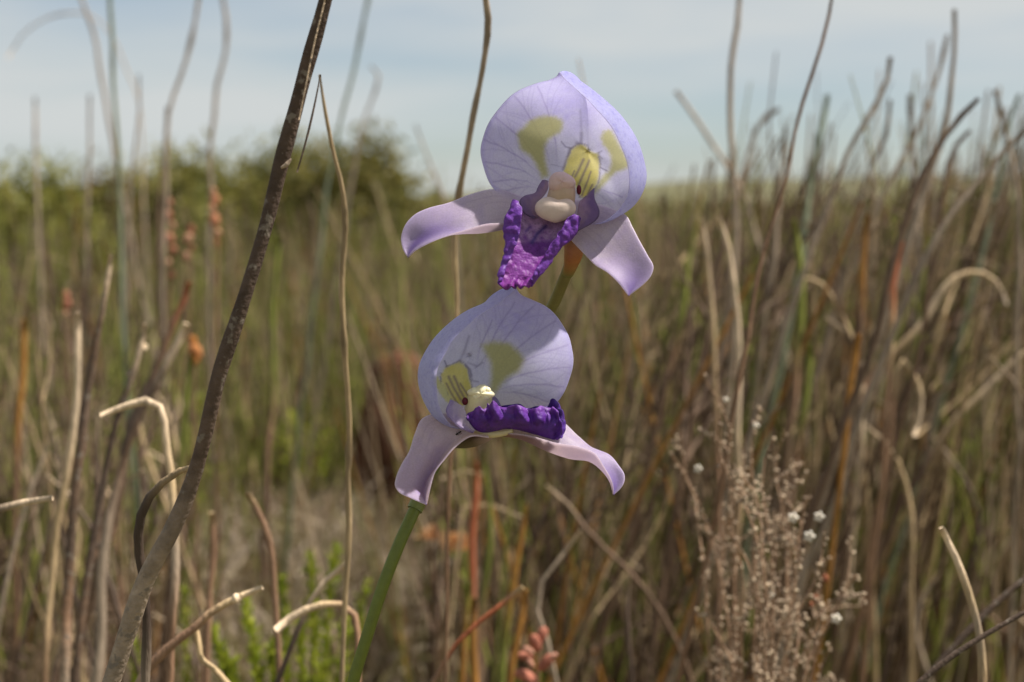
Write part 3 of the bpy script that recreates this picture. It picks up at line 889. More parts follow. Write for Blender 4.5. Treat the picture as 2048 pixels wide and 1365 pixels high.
def stick(name, label, cat, px, Z, r_px, col, tip=None, mat=None, nodes=(), sides=10, n=90, group=None, twigs=(), rough=0.20, foot=None, tipfrac=0.03):
    """one stem: px points from tip to foot, Z distance (value or tip/foot pair), radius in photo pixels"""
    m = len(px)
    Z = np.interp(np.linspace(0, 1, m), np.linspace(0, 1, np.size(Z)), np.atleast_1d(Z))
    P = PZ([p[0] for p in px], [p[1] for p in px], Z)
    P = to_ground(P)
    base = P[-1].copy(); base[2] = 0.0
    C = catmull(P, n)
    t = np.linspace(0, 1, n)
    vis = np.linalg.norm(np.diff(P[:m], axis=0), axis=1).sum() / np.linalg.norm(np.diff(P, axis=0), axis=1).sum()
    tv = np.clip(t / vis, 0, 1)
    rr = np.atleast_1d(r_px).astype(float) * Z[0] / FPX
    R = np.interp(tv, np.linspace(0, 1, len(rr)), rr)
    sd = random.randrange(1000)
    R = R * (1 + rough * 2 * (vnoise(C, 160, sd) - 0.5))
    C = C + (np.stack([vnoise(C, 45, sd + 1), vnoise(C, 45, sd + 2), 0.5 + 0 * t], 1) - 0.5) * R[:, None] * 2.6
    C = C + (np.stack([vnoise(C, 130, sd + 5), vnoise(C, 130, sd + 6), 0.5 + 0 * t], 1) - 0.5) * R[:, None] * 0.35
    col = np.asarray(col)
    cc = lerp(col * 0.85, col * 1.12, vnoise(C, 120, sd + 3)) if col.ndim == 1 else np.stack([np.interp(tv, np.linspace(0, 1, len(col)), col[:, i]) for i in range(3)], 1)
    for f in nodes:
        g = np.exp(-((tv - f) / 0.012) ** 2)
        R = R * (1 + 0.45 * g)
        cc = lerp(cc, col * 0.5 if col.ndim == 1 else cc * 0.5, np.clip(np.exp(-((tv - f) / 0.02) ** 2), 0, 1) * 0.8)
    if tip is not None:
        cc = lerp(cc, tip, ss(tipfrac, tipfrac * 0.3, tv))
    V, F, K = tube(C, R, sides, cc)
    mat = mat or M_REED
    if twigs:
        root = bpy.data.objects.new(name, None); COL.objects.link(root); root.location = base; root.empty_display_size = 0.01
        add('main_stem', make_mesh('main_stem', rebase(V, base), F, K), mat, root)
        for nm, tp, tz, tr, tc in twigs:
            Q = PZ([p[0] for p in tp], [p[1] for p in tp], np.interp(np.linspace(0, 1, len(tp)), np.linspace(0, 1, np.size(tz)), np.atleast_1d(tz)))
            Q = catmull(Q, 36)
            rq = np.interp(np.linspace(0, 1, 36), np.linspace(0, 1, np.size(tr)), np.atleast_1d(tr)) * np.mean(tz) / FPX
            v, f, k = tube(Q, rq, 8, tc)
            add(nm, make_mesh(nm, rebase(v, base), f, k), mat, root)
        o = root
    else:
        o = add(name, make_mesh(name, rebase(V, base), F, K), mat)
        o.location = base
    return tag(o, label, cat, group)

def knob(px, py, Z, a=4.0, b=7.0):
    return ('bark_knob', [(px - b, py + a), (px, py), (px + b, py - a)], Z, (3, 6.5, 3), PALE)

stick('twig', 'thick dark leaning twig with pale bark flecks, beside the orchid', 'twig',
      [(704, -190), (664, -30), (641, 60), (601, 190), (561, 330), (531, 460), (491, 600), (451, 730), (410, 870), (376, 960), (331, 1060), (286, 1150), (246, 1260), (204, 1390)],
      (0.176, 0.184, 0.196), (13, 14, 15.5, 16, 17, 19, 20), np.array([DARK, DARK * 0.85, DARK * 0.85, DARK * .95, DARK * 1.1, GREY * 0.95, GREY * 0.9]), mat=M_BARK, sides=18, n=200, rough=0.16,
      twigs=[('fibre', [(650, 0), (628, 90), (612, 170), (598, 240)], 0.172, (1.6, 1.2, 0.8), PALE),
             ('fibre', [(641, 150), (628, 215), (610, 290), (594, 345)], 0.178, (1.2, 2.4, 1.6), DARK),
             ('bark_spur', [(583, 318), (572, 330), (562, 336)], 0.180, (2, 5, 3), GREY),
             ('bark_spur', [(478, 668), (470, 684), (462, 690)], 0.186, (2, 6, 4), PALE),
             ('bark_spur', [(404, 905), (396, 925), (388, 930)], 0.189, (2, 6, 4), TAN)])
stick('pale_twig', 'pale thin crooked twig rising behind the thick dark leaning twig', 'twig',
      [(639, 150), (650, 220), (665, 300), (683, 380), (689, 450), (687, 550), (690, 640), (694, 740), (698, 840), (695, 950), (697, 1080), (690, 1200), (684, 1380)],
      (0.235, 0.26), (2.5, 4.5, 6, 5.5, 6, 5.5, 5.5), TAN * .85, nodes=(0.22, 0.42, 0.6), n=150)
stick('reed', 'thin brown reed with small nodes standing straight up behind the flowers', 'reed',
      [(966, -30), (973, 40), (960, 140), (945, 230), (935, 310), (925, 370), (915, 430), (910, 520), (912, 610), (908, 760), (900, 920), (893, 1100), (890, 1380)],
      (0.25, 0.29), (5.5, 6, 5.5, 5, 4, 4), np.array([GREY, GREY * 0.95, TAN * 0.9, BROWN, BROWN * 0.7, BROWN * 0.6]), nodes=(0.055, 0.16, 0.28), n=150)
stick('curved_twig', 'dark bow-shaped twig curling against the thick leaning twig', 'twig',
      [(402, 931), (370, 938), (330, 964), (300, 1000), (284, 1050), (281, 1100), (288, 1150), (293, 1230), (294, 1300), (289, 1390)],
      (0.206, 0.214), (6, 9, 9.5, 9.5, 9.5), np.array([TAN, DARK * 0.7, DARK * 0.6, DARK * .7, GREY * 0.8]), n=120, sides=14)
stick('hooked_twig', 'pale bleached twig bent over into a hook beside the thick dark twig', 'twig',
      [(197, 833), (240, 815), (288, 803), (312, 812), (322, 840), (326, 890), (336, 950), (343, 1050), (346, 1150), (341, 1250), (335, 1390)],
      0.27, (6, 7.5, 8, 8, 8), np.array([PALE * 1.1, PALE, TAN, GREY, BROWN, BROWN]), nodes=(0.13, 0.2), n=130)
stick('short_twig', 'short dark twig with a whitish end, lower than the hooked twig', 'twig',
      [(108, 996), (60, 1003), (0, 1019), (-60, 1042), (-110, 1090)], 0.245, (6, 8, 8, 9), np.array([PALE * 1.2, PALE, DARK, DARK, DARK]), n=80)
stick('forked_twig', 'forked brown twig with a pale knob at its joint, among green sprigs', 'twig',
      [(527, 1176), (500, 1186), (474, 1198), (430, 1222), (395, 1255), (350, 1290), (300, 1345), (270, 1400)], 0.25, (4.5, 7, 8, 9, 9),
      np.array([PALE, TAN, BROWN, BROWN, BROWN, GREY]), nodes=(0.06,), n=110,
      twigs=[('side_twig', [(392, 1258), (398, 1290), (402, 1315), (430, 1340), (470, 1385)], 0.252, (6, 6, 7), TAN),
             ('bark_knob', [(463, 1203), (473, 1197), (484, 1194)], 0.25, (5, 11, 5), PALE * 1.15)])
stick('arched_twig', 'pale arched twig with a blunt broken end over the green sprigs', 'twig',
      [(551, 1258), (575, 1238), (605, 1221), (640, 1209), (680, 1208), (705, 1222), (716, 1260), (718, 1340)], 0.275, (8, 8, 7, 6.5, 7), np.array([PALE, PALE * .9, TAN, BROWN, BROWN, BROWN]), n=100)
stick('stub_twig', 'stubby pale broken twig crossing the pale crooked twig', 'twig', [(691, 1128), (670, 1148), (640, 1172), (610, 1230), (570, 1330)], 0.285, (6, 6, 6, 6), np.array([PALE, PALE, DARK, DARK]), n=70)
stick('dry_stalk', 'thin bent dry stalk with a rounded tip before the grey dry bush', 'stalk', [(496, 985), (518, 1025), (540, 1085), (550, 1160), (556, 1260), (560, 1380)], 0.31, (6.5, 6.5, 6.5), BROWN * 0.95, tip=TAN)
stick('dry_stalk', 'short upright reddish brown stalk before the grey dry bush', 'stalk', [(424, 1025), (421, 1090), (414, 1180), (408, 1380)], 0.34, (6.5, 7, 7), BROWN, tip=TAN)
stick('knotted_twig', 'tall dark knotted twig with a pale nubbed tip left of the hooked twig', 'twig',
      [(220, 510), (214, 545), (205, 600), (190, 690), (176, 780), (166, 860), (152, 980), (140, 1100), (120, 1380)], 0.32, (5, 7, 9, 10, 10, 10), np.array([PALE, UMBER, DARK, UMBER, DARK, BROWN, GREY]), mat=M_BARK, n=120)
stick('bleached_reed', 'bleached straw-coloured reed with a square cut top', 'reed',
      [(155, 626), (156, 680), (158, 740), (155, 830), (146, 930), (120, 1060), (95, 1380)], 0.34, (7, 7.5, 7, 7), np.array([PALE * 1.05, PALE, TAN, TAN, BROWN]), n=90)
stick('knotted_twig', 'dark broken twig with a white nub, just above the hooked twig', 'twig',
      [(287, 648), (283, 680), (273, 720), (258, 770), (236, 830), (220, 900), (205, 990), (175, 1150), (150, 1380)], 0.33, (5, 6, 8, 9, 9), np.array([PALE, DARK, DARK, DARK, UMBER, DARK]), mat=M_BARK, n=100,
      twigs=[('bark_knob', [(294, 690), (286, 698), (278, 700)], 0.33, (4, 8, 4), PALE), knob(262, 748, 0.33)])
stick('knotted_twig', 'slanting dark twig with a rounded white tip beyond the hooked twig', 'twig',
      [(372, 648), (355, 680), (330, 720), (300, 775), (275, 830), (245, 930), (215, 1050), (190, 1380)], 0.36, (7, 7, 8, 10, 11), np.array([PALE * 1.1, DARK, UMBER, GREY * 0.8, GREY * 0.8, GREY * .8]), n=100, tipfrac=0.05)
stick('dry_stalk', 'slanting thin twig with an orange brown beaded tip', 'stalk',
      [(380, 565), (372, 595), (352, 640), (325, 710), (300, 775), (270, 850), (230, 1000)], 0.40, (6, 7, 8, 9), np.array([RUST * 0.9, BROWN, DARK, DARK, UMBER]), n=90)
stick('arching_reed', 'pale whip-like reed stub arching over beyond the dry heath', 'reed',
      [(1882, 1056), (1893, 1082), (1908, 1112), (1935, 1180), (1958, 1250), (1970, 1310), (1975, 1400)], 0.25, (5.5, 7, 8, 8.5, 9), np.array([PALE * 1.15, PALE, TAN, GREY, TAN, BROWN]), nodes=(0.12,), n=120)
stick('fallen_twig', 'dark diagonal twig leaning behind the pale whip-like reed', 'twig', [(2090, 1130), (2048, 1162), (1985, 1215), (1920, 1280), (1840, 1375)], 0.29, (5, 6, 7, 7), DARK, mat=M_BARK)
stick('fallen_twig', 'dark diagonal twig crossing in front of the pale whip-like reed', 'twig', [(2090, 1205), (2048, 1226), (1980, 1265), (1900, 1315), (1820, 1380)], 0.235, (4.5, 5, 5.5, 6), DARK * 0.9, mat=M_BARK)
stick('pale_reed', 'drooping reed with a dull tan tip, next to the tall pale reed', 'reed', [(1399, 438), (1412, 485), (1421, 560), (1428, 650), (1432, 760), (1434, 900), (1430, 1380)], 0.44, (5, 5.5, 6, 6), np.array([PALE * .9, TAN, BROWN, BROWN * .8, UMBER]))
stick('pale_reed', 'tall pale reed bending at its top, left of the red-tipped stem', 'reed', [(1440, 436), (1456, 478), (1468, 530), (1475, 600), (1478, 700), (1480, 800), (1474, 950), (1465, 1380)], 0.42, (4.5, 5.5, 6, 6), np.array([PALE, PALE, PALE * 0.9, TAN * .85, BROWN * .9, BROWN * .7]))
stick('bowed_stem', 'grey stem bowed over in a low arc among the ochre blades', 'stem', [(1595, 557), (1630, 562), (1660, 590), (1688, 640), (1708, 690), (1718, 800)], 0.50, 0.72 * np.array((5, 8.5, 9, 9)), TAN * 0.9)
stick('bowed_stem', 'short pale bent stem below the low grey arc', 'stem', [(1652, 636), (1680, 655), (1712, 678), (1725, 740), (1722, 850)], 0.50, 0.72 * np.array((5, 8, 8)), PALE * 0.85)
stick('elbow_stem', 'pale elbow-shaped stem bent at a right angle above the curled stem', 'stem', [(2012, 610), (1996, 572), (1975, 552), (1940, 545), (1908, 556), (1880, 590), (1850, 640), (1800, 690), (1740, 760), (1690, 850)], 0.50, 0.72 * np.array((6, 7.5, 8.5, 11, 12, 12)), np.array([GREY, TAN, PALE * .9, TAN * .9, BROWN, UMBER]))
stick('elbow_stem', 'long pale stem slanting down past the elbow-shaped stem', 'stem', [(2080, 690), (2040, 716), (1990, 765), (1950, 800), (1905, 845), (1850, 930)], 0.50, 0.72 * np.array((8, 9, 10, 10)), np.array([TAN, PALE * .9, TAN, UMBER]))
stick('curled_stem', 'curled stem like a hook with a cream end, right of the dry heath', 'stem', [(1824, 872), (1832, 850), (1840, 815), (1838, 775), (1822, 742), (1806, 722), (1790, 760), (1780, 860)], 0.46, 0.72 * np.array((7, 7.5, 7.5, 7, 7)), np.array([PALE * .95, PALE * .8, TAN, TAN, BROWN, BROWN]))

# stems standing against the sky, left
GRP_L = 'stems against the sky left of the flowers'
for lab, px, Z, r, c in [
    ('straight sea-green reed rising clear against the sky', [(222, -30), (224, 100), (231, 230), (238, 340), (244, 480), (250, 700)], 0.50, (9, 9.5, 10), SAGE * 0.8),
    ('pale leaning stem crossing the straight sea-green reed', [(152, -30), (180, 50), (198, 130), (215, 220), (235, 330), (260, 480)], 0.66, (8, 8, 8), GREY * 1.0),
    ('thin arched stem drooping over at its tip before the sky', [(15, 118), (45, 70), (90, 38), (140, 26), (185, 32), (215, 60), (250, 130), (275, 190), (285, 320), (290, 500)], 0.85, (3.5, 4, 4, 5), GREY * 1.2),
    ('slanting grey stem reaching up from the shrub tops', [(402, -30), (388, 60), (362, 155), (338, 230), (332, 330), (328, 520)], 0.52, (8, 9, 9), GREY * 0.85),
    ('wavy grey stem with a kink standing over the shrubs', [(440, -30), (455, 40), (452, 110), (432, 180), (424, 290), (420, 500)], 0.60, (8, 9, 9), GREY * 0.95),
    ('faint grey-green stem leaning between dark twig and flowers', [(738, -30), (720, 70), (700, 170), (680, 250), (660, 340), (640, 500)], 0.58, (8, 8, 8), SAGE * 0.9),
    ('faint stem with a tiny crook at its tip', [(742, 132), (756, 142), (752, 175), (735, 225), (718, 290), (700, 400)], 0.72, (5, 6, 6), GREY),
    ('short dark stem top with a yellowish dried head', [(278, 150), (280, 220), (272, 290), (262, 380), (255, 560)], 0.55, (5, 7, 8), GREY * 0.8),
    ('upright dark stem beside the slanting grey stem', [(335, 215), (332, 290), (322, 380), (318, 560)], 0.55, (6, 8, 9), UMBER),
    ('curved dark stem leaning toward the centre shrub', [(832, 250), (858, 320), (880, 375), (905, 450), (915, 560)], 0.62, (4, 6, 7), GREY * 0.8),
    ('thin brown stalk with a bare tip above the low shrubs', [(70, 195), (72, 300), (76, 420), (82, 600)], 0.7, (6, 7, 8), GREY),
    ('short stalk with a blunt top near the sea-green reed', [(182, 190), (180, 280), (178, 400), (172, 560)], 0.66, (6, 7, 8), GREY * .9)]:
    stick('sky_stem', lab, 'stem', px, Z * 1.25, np.array(r) * 0.45, c * 1.15, group=GRP_L, n=60, sides=8, nodes=(0.2,))
# and right
GRP_R = 'stems against the sky right of the flowers'
for lab, px, Z, r, c in [
    ('straight grey stem standing tall against the pale sky', [(1478, -30), (1471, 60), (1461, 120), (1462, 220), (1468, 320), (1473, 400), (1470, 560)], 0.44, (8, 8.5, 9), GREY * 0.85),
    ('brown knotted twig leaning up across the sky', [(1668, -30), (1654, 50), (1634, 120), (1610, 190), (1590, 260), (1573, 350), (1545, 440), (1515, 540), (1490, 700)], 0.29, (5.5, 6, 7, 8), BROWN * 0.8),
    ('tallest grey stem, its bare tip highest above the hill', [(1908, 20), (1909, 80), (1902, 170), (1893, 250), (1870, 320), (1838, 420), (1790, 560)], 0.42, (7, 9, 11, 12), GREY * 0.75),
    ('thin pale stem running up beside the highest grey stem', [(1896, 70), (1880, 130), (1856, 200), (1825, 280), (1780, 360)], 0.50, (5, 7, 8), GREY),
    ('grey stem with a forked bushy tip', [(1782, 115), (1775, 165), (1752, 215), (1718, 270), (1690, 320), (1660, 400), (1630, 480), (1590, 600)], 0.42, (7, 9, 10, 10), GREY * 0.75),
    ('dark jointed stem with a blunt slanting tip', [(1955, 198), (1925, 228), (1900, 258), (1880, 290), (1850, 335), (1820, 410), (1780, 560)], 0.36, (7, 9, 10, 11), UMBER * 0.9),
    ('faint thin slanting stem crossing the tall straight grey stem', [(1350, 183), (1385, 230), (1420, 280), (1460, 340), (1490, 400), (1520, 500)], 0.62, (6, 7, 7), GREY),
    ('curved grey stem bending right above the hill', [(1558, 218), (1530, 235), (1505, 280), (1490, 340), (1480, 430)], 0.62, (6, 8, 8), GREY * .95),
    ('pale green stem before the hill', [(1657, 190), (1648, 240), (1632, 310), (1618, 390), (1600, 520)], 0.52, (8, 9, 9), SAGE),
    ('slanting thick dark stem below the ragged-topped one', [(2060, 255), (2020, 290), (1985, 330), (1945, 380), (1900, 430), (1850, 520)], 0.38, (8, 9, 10, 11), GREY * 0.7),
    ('dark stem with a short fork under the jointed stem', [(1940, 262), (1915, 290), (1900, 320), (1890, 370), (1875, 480)], 0.42, (6, 8, 8), UMBER),
    ('stout pale stem behind the jointed stem', [(1820, 190), (1822, 270), (1828, 350), (1830, 450)], 0.55, (7, 8, 9), GREY * .9),
    ('small grey stem rising from the hill line', [(1780, 200), (1770, 280), (1740, 340), (1720, 430)], 0.5, (6, 8, 8), GREY * .85),
    ('short grey stem left of the forked bushy tip', [(1570, 255), (1562, 320), (1555, 400), (1545, 520)], 0.5, (6, 8, 8), GREY * .9),
    ('grey stem with a ragged top above the hill', [(1990, 180), (2005, 230), (2020, 290), (2030, 380), (2035, 500)], 0.45, (6, 8, 9), GREY * .9),
    ('thin sage green stem next to the ragged-topped one', [(2040, 190), (2020, 240), (2008, 310), (1990, 400), (1960, 540)], 0.5, (6, 7, 8), SAGE * .8)]:
    stick('sky_stem', lab, 'stem', px, Z * 1.08, np.array(r) * 0.62, c * 1.05, group=GRP_R, n=70, sides=8, nodes=(0.12, 0.3))

# tangle of short dry twigs low in the bed, each bent and broken in its own way
TW = random.Random(5)
for k in range(46):
    left = k < 26
    x = TW.uniform(-20, 360) if left else TW.uniform(1080, 2060)
    y = TW.uniform(760, 1300) if left else TW.uniform(620, 1280)
    Zt = TW.uniform(0.36, 0.62)
    dx = TW.choice((-1, 1)) * TW.uniform(0.1, 0.8)
    ln = TW.uniform(120, 300)
    p0 = (x, y); p1 = (x + dx * ln * .35, y + ln * .30 * TW.uniform(.4, 1.2)); p2 = (p1[0] + dx * ln * .25 + TW.gauss(0, 14), p1[1] + ln * .4); p3 = (p2[0] + TW.gauss(0, 40), p2[1] + ln * .6)
    lk, cs = TW.choice((('grey', GREY), ('tan', TAN * .9), ('umber', UMBER), ('brown', BROWN), ('blackish', DARK * 1.2)))
    spot = next(t for lim, t in [(120, 'around the short whitish-ended twig'), (300, 'between the dark knotted twigs'), (600, 'around the forked twig'), (1300, 'behind the coral sprig'), (1500, 'at the near side of the dry heath'), (1750, 'at the far side of the dry heath'), (9999, 'around the whip-like reed stub')] if x < lim)
    stick('tangled_twig', 'short bent %s twig caught %s' % (lk, spot), 'twig', [p0, p1, p2, p3], Zt, (2.5, 4, 4.5, 5), np.array([PALE * .9, cs, cs, cs * .85]), n=40, sides=7, group='bent dry twigs ' + spot)

# coloured blades and stalks
for nm, lab, cat, px, Z, r, c in [
    ('orange_reed', 'orange red blade below the lower flower lip', 'blade', [(951, 925), (951, 960), (948, 1010), (944, 1050), (946, 1150), (950, 1260), (952, 1380)], 0.44, (6, 10, 9, 7, 7), np.array([RUST, RUST, RUST * .8, BROWN, BROWN * .8])),
    ('orange_stalk', 'slanting rust coloured stalk with a tan broken end', 'stalk', [(1044, 1174), (1025, 1190), (985, 1222), (940, 1258), (918, 1280), (880, 1340)], 0.29, (7.5, 6.5, 6.5, 7), np.array([TAN, RUST * .8, RUST * .75, RUST * .7, BROWN])),
    ('amber_reed', 'tall ochre blade below the right sepal of the lower flower', 'blade', [(1055, 1010), (1046, 1060), (1030, 1120), (1018, 1190), (1010, 1270), (1002, 1380)], 0.42, (5, 10, 10, 9), np.array([OCHRE, OCHRE * .9, OCHRE * .75 + GREEN * .2, GREEN, GREEN])),
    ('amber_reed', 'burnt orange blade behind the slanting rust stalk', 'blade', [(1050, 1180), (1045, 1215), (1036, 1270), (1026, 1330), (1020, 1390)], 0.40, (7, 9, 8), np.array([OCHRE, OCHRE * .9, OCHRE * .7])),
    ('amber_reed', 'amber and brown blade under the slanting rust stalk', 'blade', [(950, 1195), (948, 1250), (944, 1310), (944, 1390)], 0.38, (8, 11, 11), np.array([OCHRE * .5, OCHRE * .6, OCHRE * .8])),
    ('amber_reed', 'narrow green and amber blade next to the amber brown one', 'blade', [(940, 1165), (936, 1220), (930, 1290), (926, 1390)], 0.41, (5, 8, 8), np.array([GREEN, OCHRE * .8, OCHRE])),
    ('olive_reed', 'olive green blade hanging below the lower lip', 'blade', [(968, 905), (975, 960), (982, 1020), (978, 1120), (968, 1250), (960, 1390)], 0.46, (5, 10, 9), GREEN * 0.8),
    ('amber_reed', 'amber reed standing near the bleached square cut reed', 'blade', [(46, 640), (45, 690), (43, 760), (38, 830), (32, 940)], 0.55, (9, 10, 10), np.array([OCHRE, OCHRE * .95, OCHRE * .8, BROWN])),
    ('olive_reed', 'bright green blade in the thicket right of the upper flower', 'blade', [(1592, 440), (1600, 500), (1605, 560), (1600, 620), (1590, 700), (1580, 850)], 0.48, (7, 11, 11, 9), GREEN),
    ('olive_reed', 'yellow green blade next to the drooping dull tan reed', 'blade', [(1385, 470), (1378, 530), (1366, 600), (1350, 680), (1330, 780)], 0.5, (5, 9, 9), GREEN * 1.1),
    ('amber_reed', 'ochre blade near the low grey arc of stem', 'blade', [(1738, 430), (1730, 470), (1722, 520), (1716, 700)], 0.47, (7, 9, 8), OCHRE),
    ('amber_reed', 'amber stem section beneath the short pale bent stem', 'blade', [(1716, 670), (1710, 700), (1703, 740), (1694, 850)], 0.40, (8, 9, 8), np.array([OCHRE, OCHRE, OCHRE * .7])),
    ('olive_reed', 'green blade behind the short pale bent stem', 'blade', [(1615, 690), (1612, 760), (1600, 850), (1590, 960)], 0.47, (8, 11, 11), GREEN),
    ('red_tipped_stem', 'stem with a salmon red tip right of the upper flower', 'stem', [(1806, 484), (1798, 515), (1788, 548), (1784, 620), (1778, 760)], 0.44, (8, 9, 7, 7), np.array([RUST * 1.2, RUST * 1.1, TAN, BROWN])),
    ('olive_reed', 'slim olive reed between the dark twig and pale crooked twig', 'blade', [(560, 470), (552, 560), (548, 650), (542, 800), (530, 1000)], 0.62, (8, 9, 9), GREEN * .9),
    ('olive_reed', 'fresh green blade beside the hooked twig', 'blade', [(382, 690), (380, 760), (372, 840), (360, 950), (345, 1100)], 0.50, (7, 11, 11), GREEN * 1.2)]:
    c = np.asarray(c)
    if c.ndim == 1:
        c = np.array([c, c, c * .9, BROWN * .9, UMBER])
    stick(nm, lab, cat, px, Z, np.array(r) * 0.72, c, n=60, sides=8)

# ------------------------------------------------------------------ shrubs on the rise behind
def leaf_quads(C, D, length, width, col, up=None):
    """flat two-triangle-wide leaves: centres C, directions D (n,3), sizes arrays; returns verts, quads, cols"""
    n = len(C)
    D = D / np.maximum(np.linalg.norm(D, axis=1, keepdims=True), 1e-9)
    r = rng.normal(size=(n, 3))
    S_ = np.cross(D, r); S_ /= np.maximum(np.linalg.norm(S_, axis=1, keepdims=True), 1e-9)
    N_ = np.cross(D, S_)
    length = np.broadcast_to(length, (n,))[:, None]; width = np.broadcast_to(width, (n,))[:, None]
    a = C; b = C + D * length * 0.5 + S_ * width * 0.5 + N_ * width * 0.15
    c = C + D * length; d2 = C + D * length * 0.5 - S_ * width * 0.5 + N_ * width * 0.15
    V = np.stack([a, b, c, d2], 1).reshape(-1, 3)
    F = np.arange(4 * n).reshape(n, 4)
    K = np.repeat(np.broadcast_to(col, (n, 3)), 4, axis=0)
    return V, [F], K

def shrub(label, px, py_top, Z, width_px, col0, col1, nleaf=2600, name='shrub', leaf=0.020):
    x0 = (px - 1024) / FPX * Z
    top = CAM_H - (py_top + 8 - HORIZON) / FPX * Z
    y0 = Z
    g = float(ground_z(np.array(x0), np.array(y0)))
    Hh = top - g; Wd = width_px / FPX * Z / 2
    root = bpy.data.objects.new(name, None); COL.objects.link(root); root.location = (x0, y0, g); root.empty_display_size = 0.05
    tag(root, label, 'shrub', 'shrubs behind the reeds')
    rs = np.random.default_rng(int(px + py_top))
    parts = []; tips = []
    for k in range(26):
        a = rs.uniform(0, 2 * math.pi); rr = Wd * math.sqrt(rs.uniform(0, 1)) * 0.9
        e = np.array([rr * math.cos(a), rr * math.sin(a) * 0.8, Hh * (0.78 + 0.20 * rs.uniform() - 0.30 * (rr / Wd) ** 2)])
        P = np.array([[0.02 * math.cos(a), 0.02 * math.sin(a), -0.02], e * np.array([.35, .35, .45]), e])
        Q = catmull(P, 8)
        parts.append(tube(Q, np.linspace(0.007, 0.0025, 8), 5, L(98, 82, 66)))
        tips.append(e)
    V, F, C = join(parts)
    add('branches', make_mesh('branches', V, F, C), M_REED, root)
    tips = np.array(tips)
    idx = rs.integers(0, len(tips), nleaf)
    cl = tips[idx] * (1 - 0.55 * rs.uniform(0, 1, (nleaf, 1)) ** 2) + rs.normal(0, 1, (nleaf, 3)) * np.array([Wd * .15, Wd * .15, Hh * .075])
    cl[:, 2] = np.clip(cl[:, 2], Hh * 0.12, Hh * 1.06)
    dr = rs.normal(0, 1, (nleaf, 3)) + np.array([0, 0, 0.7])
    cc = lerp(col0, col1, rs.uniform(0, 1, nleaf)) * rs.uniform(0.7, 1.25, (nleaf, 1))
    V, F, C = leaf_quads(cl, dr, rs.uniform(0.6, 1.3, nleaf) * leaf * 1.5, leaf * 0.55, cc)
    tag(add('foliage', make_mesh('foliage', V, F, C, smooth=False), M_LEAF, root), kind='stuff')

G1, G2 = L(106, 108, 56), L(150, 142, 76)
for a in [('dome-shaped dark green shrub, the largest on the rise', 700, 276, 3.3, 310, G1 * .9, L(142, 130, 72), 8000),
          ('rounded dark shrub between the thick twig and the largest shrub', 560, 275, 3.5, 200, G1 * .9, G2 * .8, 4500),
          ('spreading olive shrub just behind the slanting grey stem', 420, 300, 3.4, 280, G1, G2, 5000),
          ('low reddish green shrub behind the sea-green reed', 215, 312, 3.2, 170, G1 * .9, L(120, 96, 58), 2200),
          ('yellowish low shrub beside the reddish green shrub', 95, 330, 3.0, 260, G1 * 1.1, L(150, 146, 62), 2800),
          ('bushy olive gold shrub behind the two orange spikes', 315, 306, 3.6, 230, G1, L(166, 154, 80), 4200),
          ('pale olive shrub beyond the arched drooping stem', -20, 326, 3.2, 240, G1 * 1.1, G2, 2800),
          ('small olive shrub at the foot of the largest shrub', 872, 380, 4.6, 150, G1 * 1.1, G2, 1800),
          ('grey green bush seen low between the two pale reeds', 1420, 400, 4.0, 260, L(110, 104, 66), L(130, 122, 84), 2000),
          ('dull brown green bush low behind the brown knotted twig', 1650, 385, 4.4, 300, L(100, 96, 58), L(134, 120, 80), 2200),
          ('brown green bush low behind the jointed stem', 1920, 372, 4.0, 330, L(102, 92, 58), L(132, 116, 78), 2400)]:
    shrub(*a)

# rust coloured mound of earth
def mound():
    Z = 1.22; x0 = (795 - 1024) / FPX * Z
    th = np.linspace(0, 2 * math.pi, 48, endpoint=False); s = np.linspace(0, 1, 24)
    T, Sx = np.meshgrid(th, s, indexing='ij')
    r = 0.055 * np.cos(Sx * math.pi / 2) ** 0.6; z = 0.262 * np.sin(Sx * math.pi / 2) - 0.01
    V = np.stack([r * np.cos(T), r * np.sin(T), z], -1)
    V = V * (1 + 0.22 * (vnoise(V, 18, 4)[..., None] - 0.5) + 0.1 * (vnoise(V, 50, 6)[..., None] - 0.5))
    o = add('earth_mound', make_mesh('earth_mound', V, quads_grid(48, 24, True)), M_MOUND)
    o.location = (x0, Z, 0)
    tag(o, 'rust brown mound of earth standing among the reeds', 'mound')
mound()

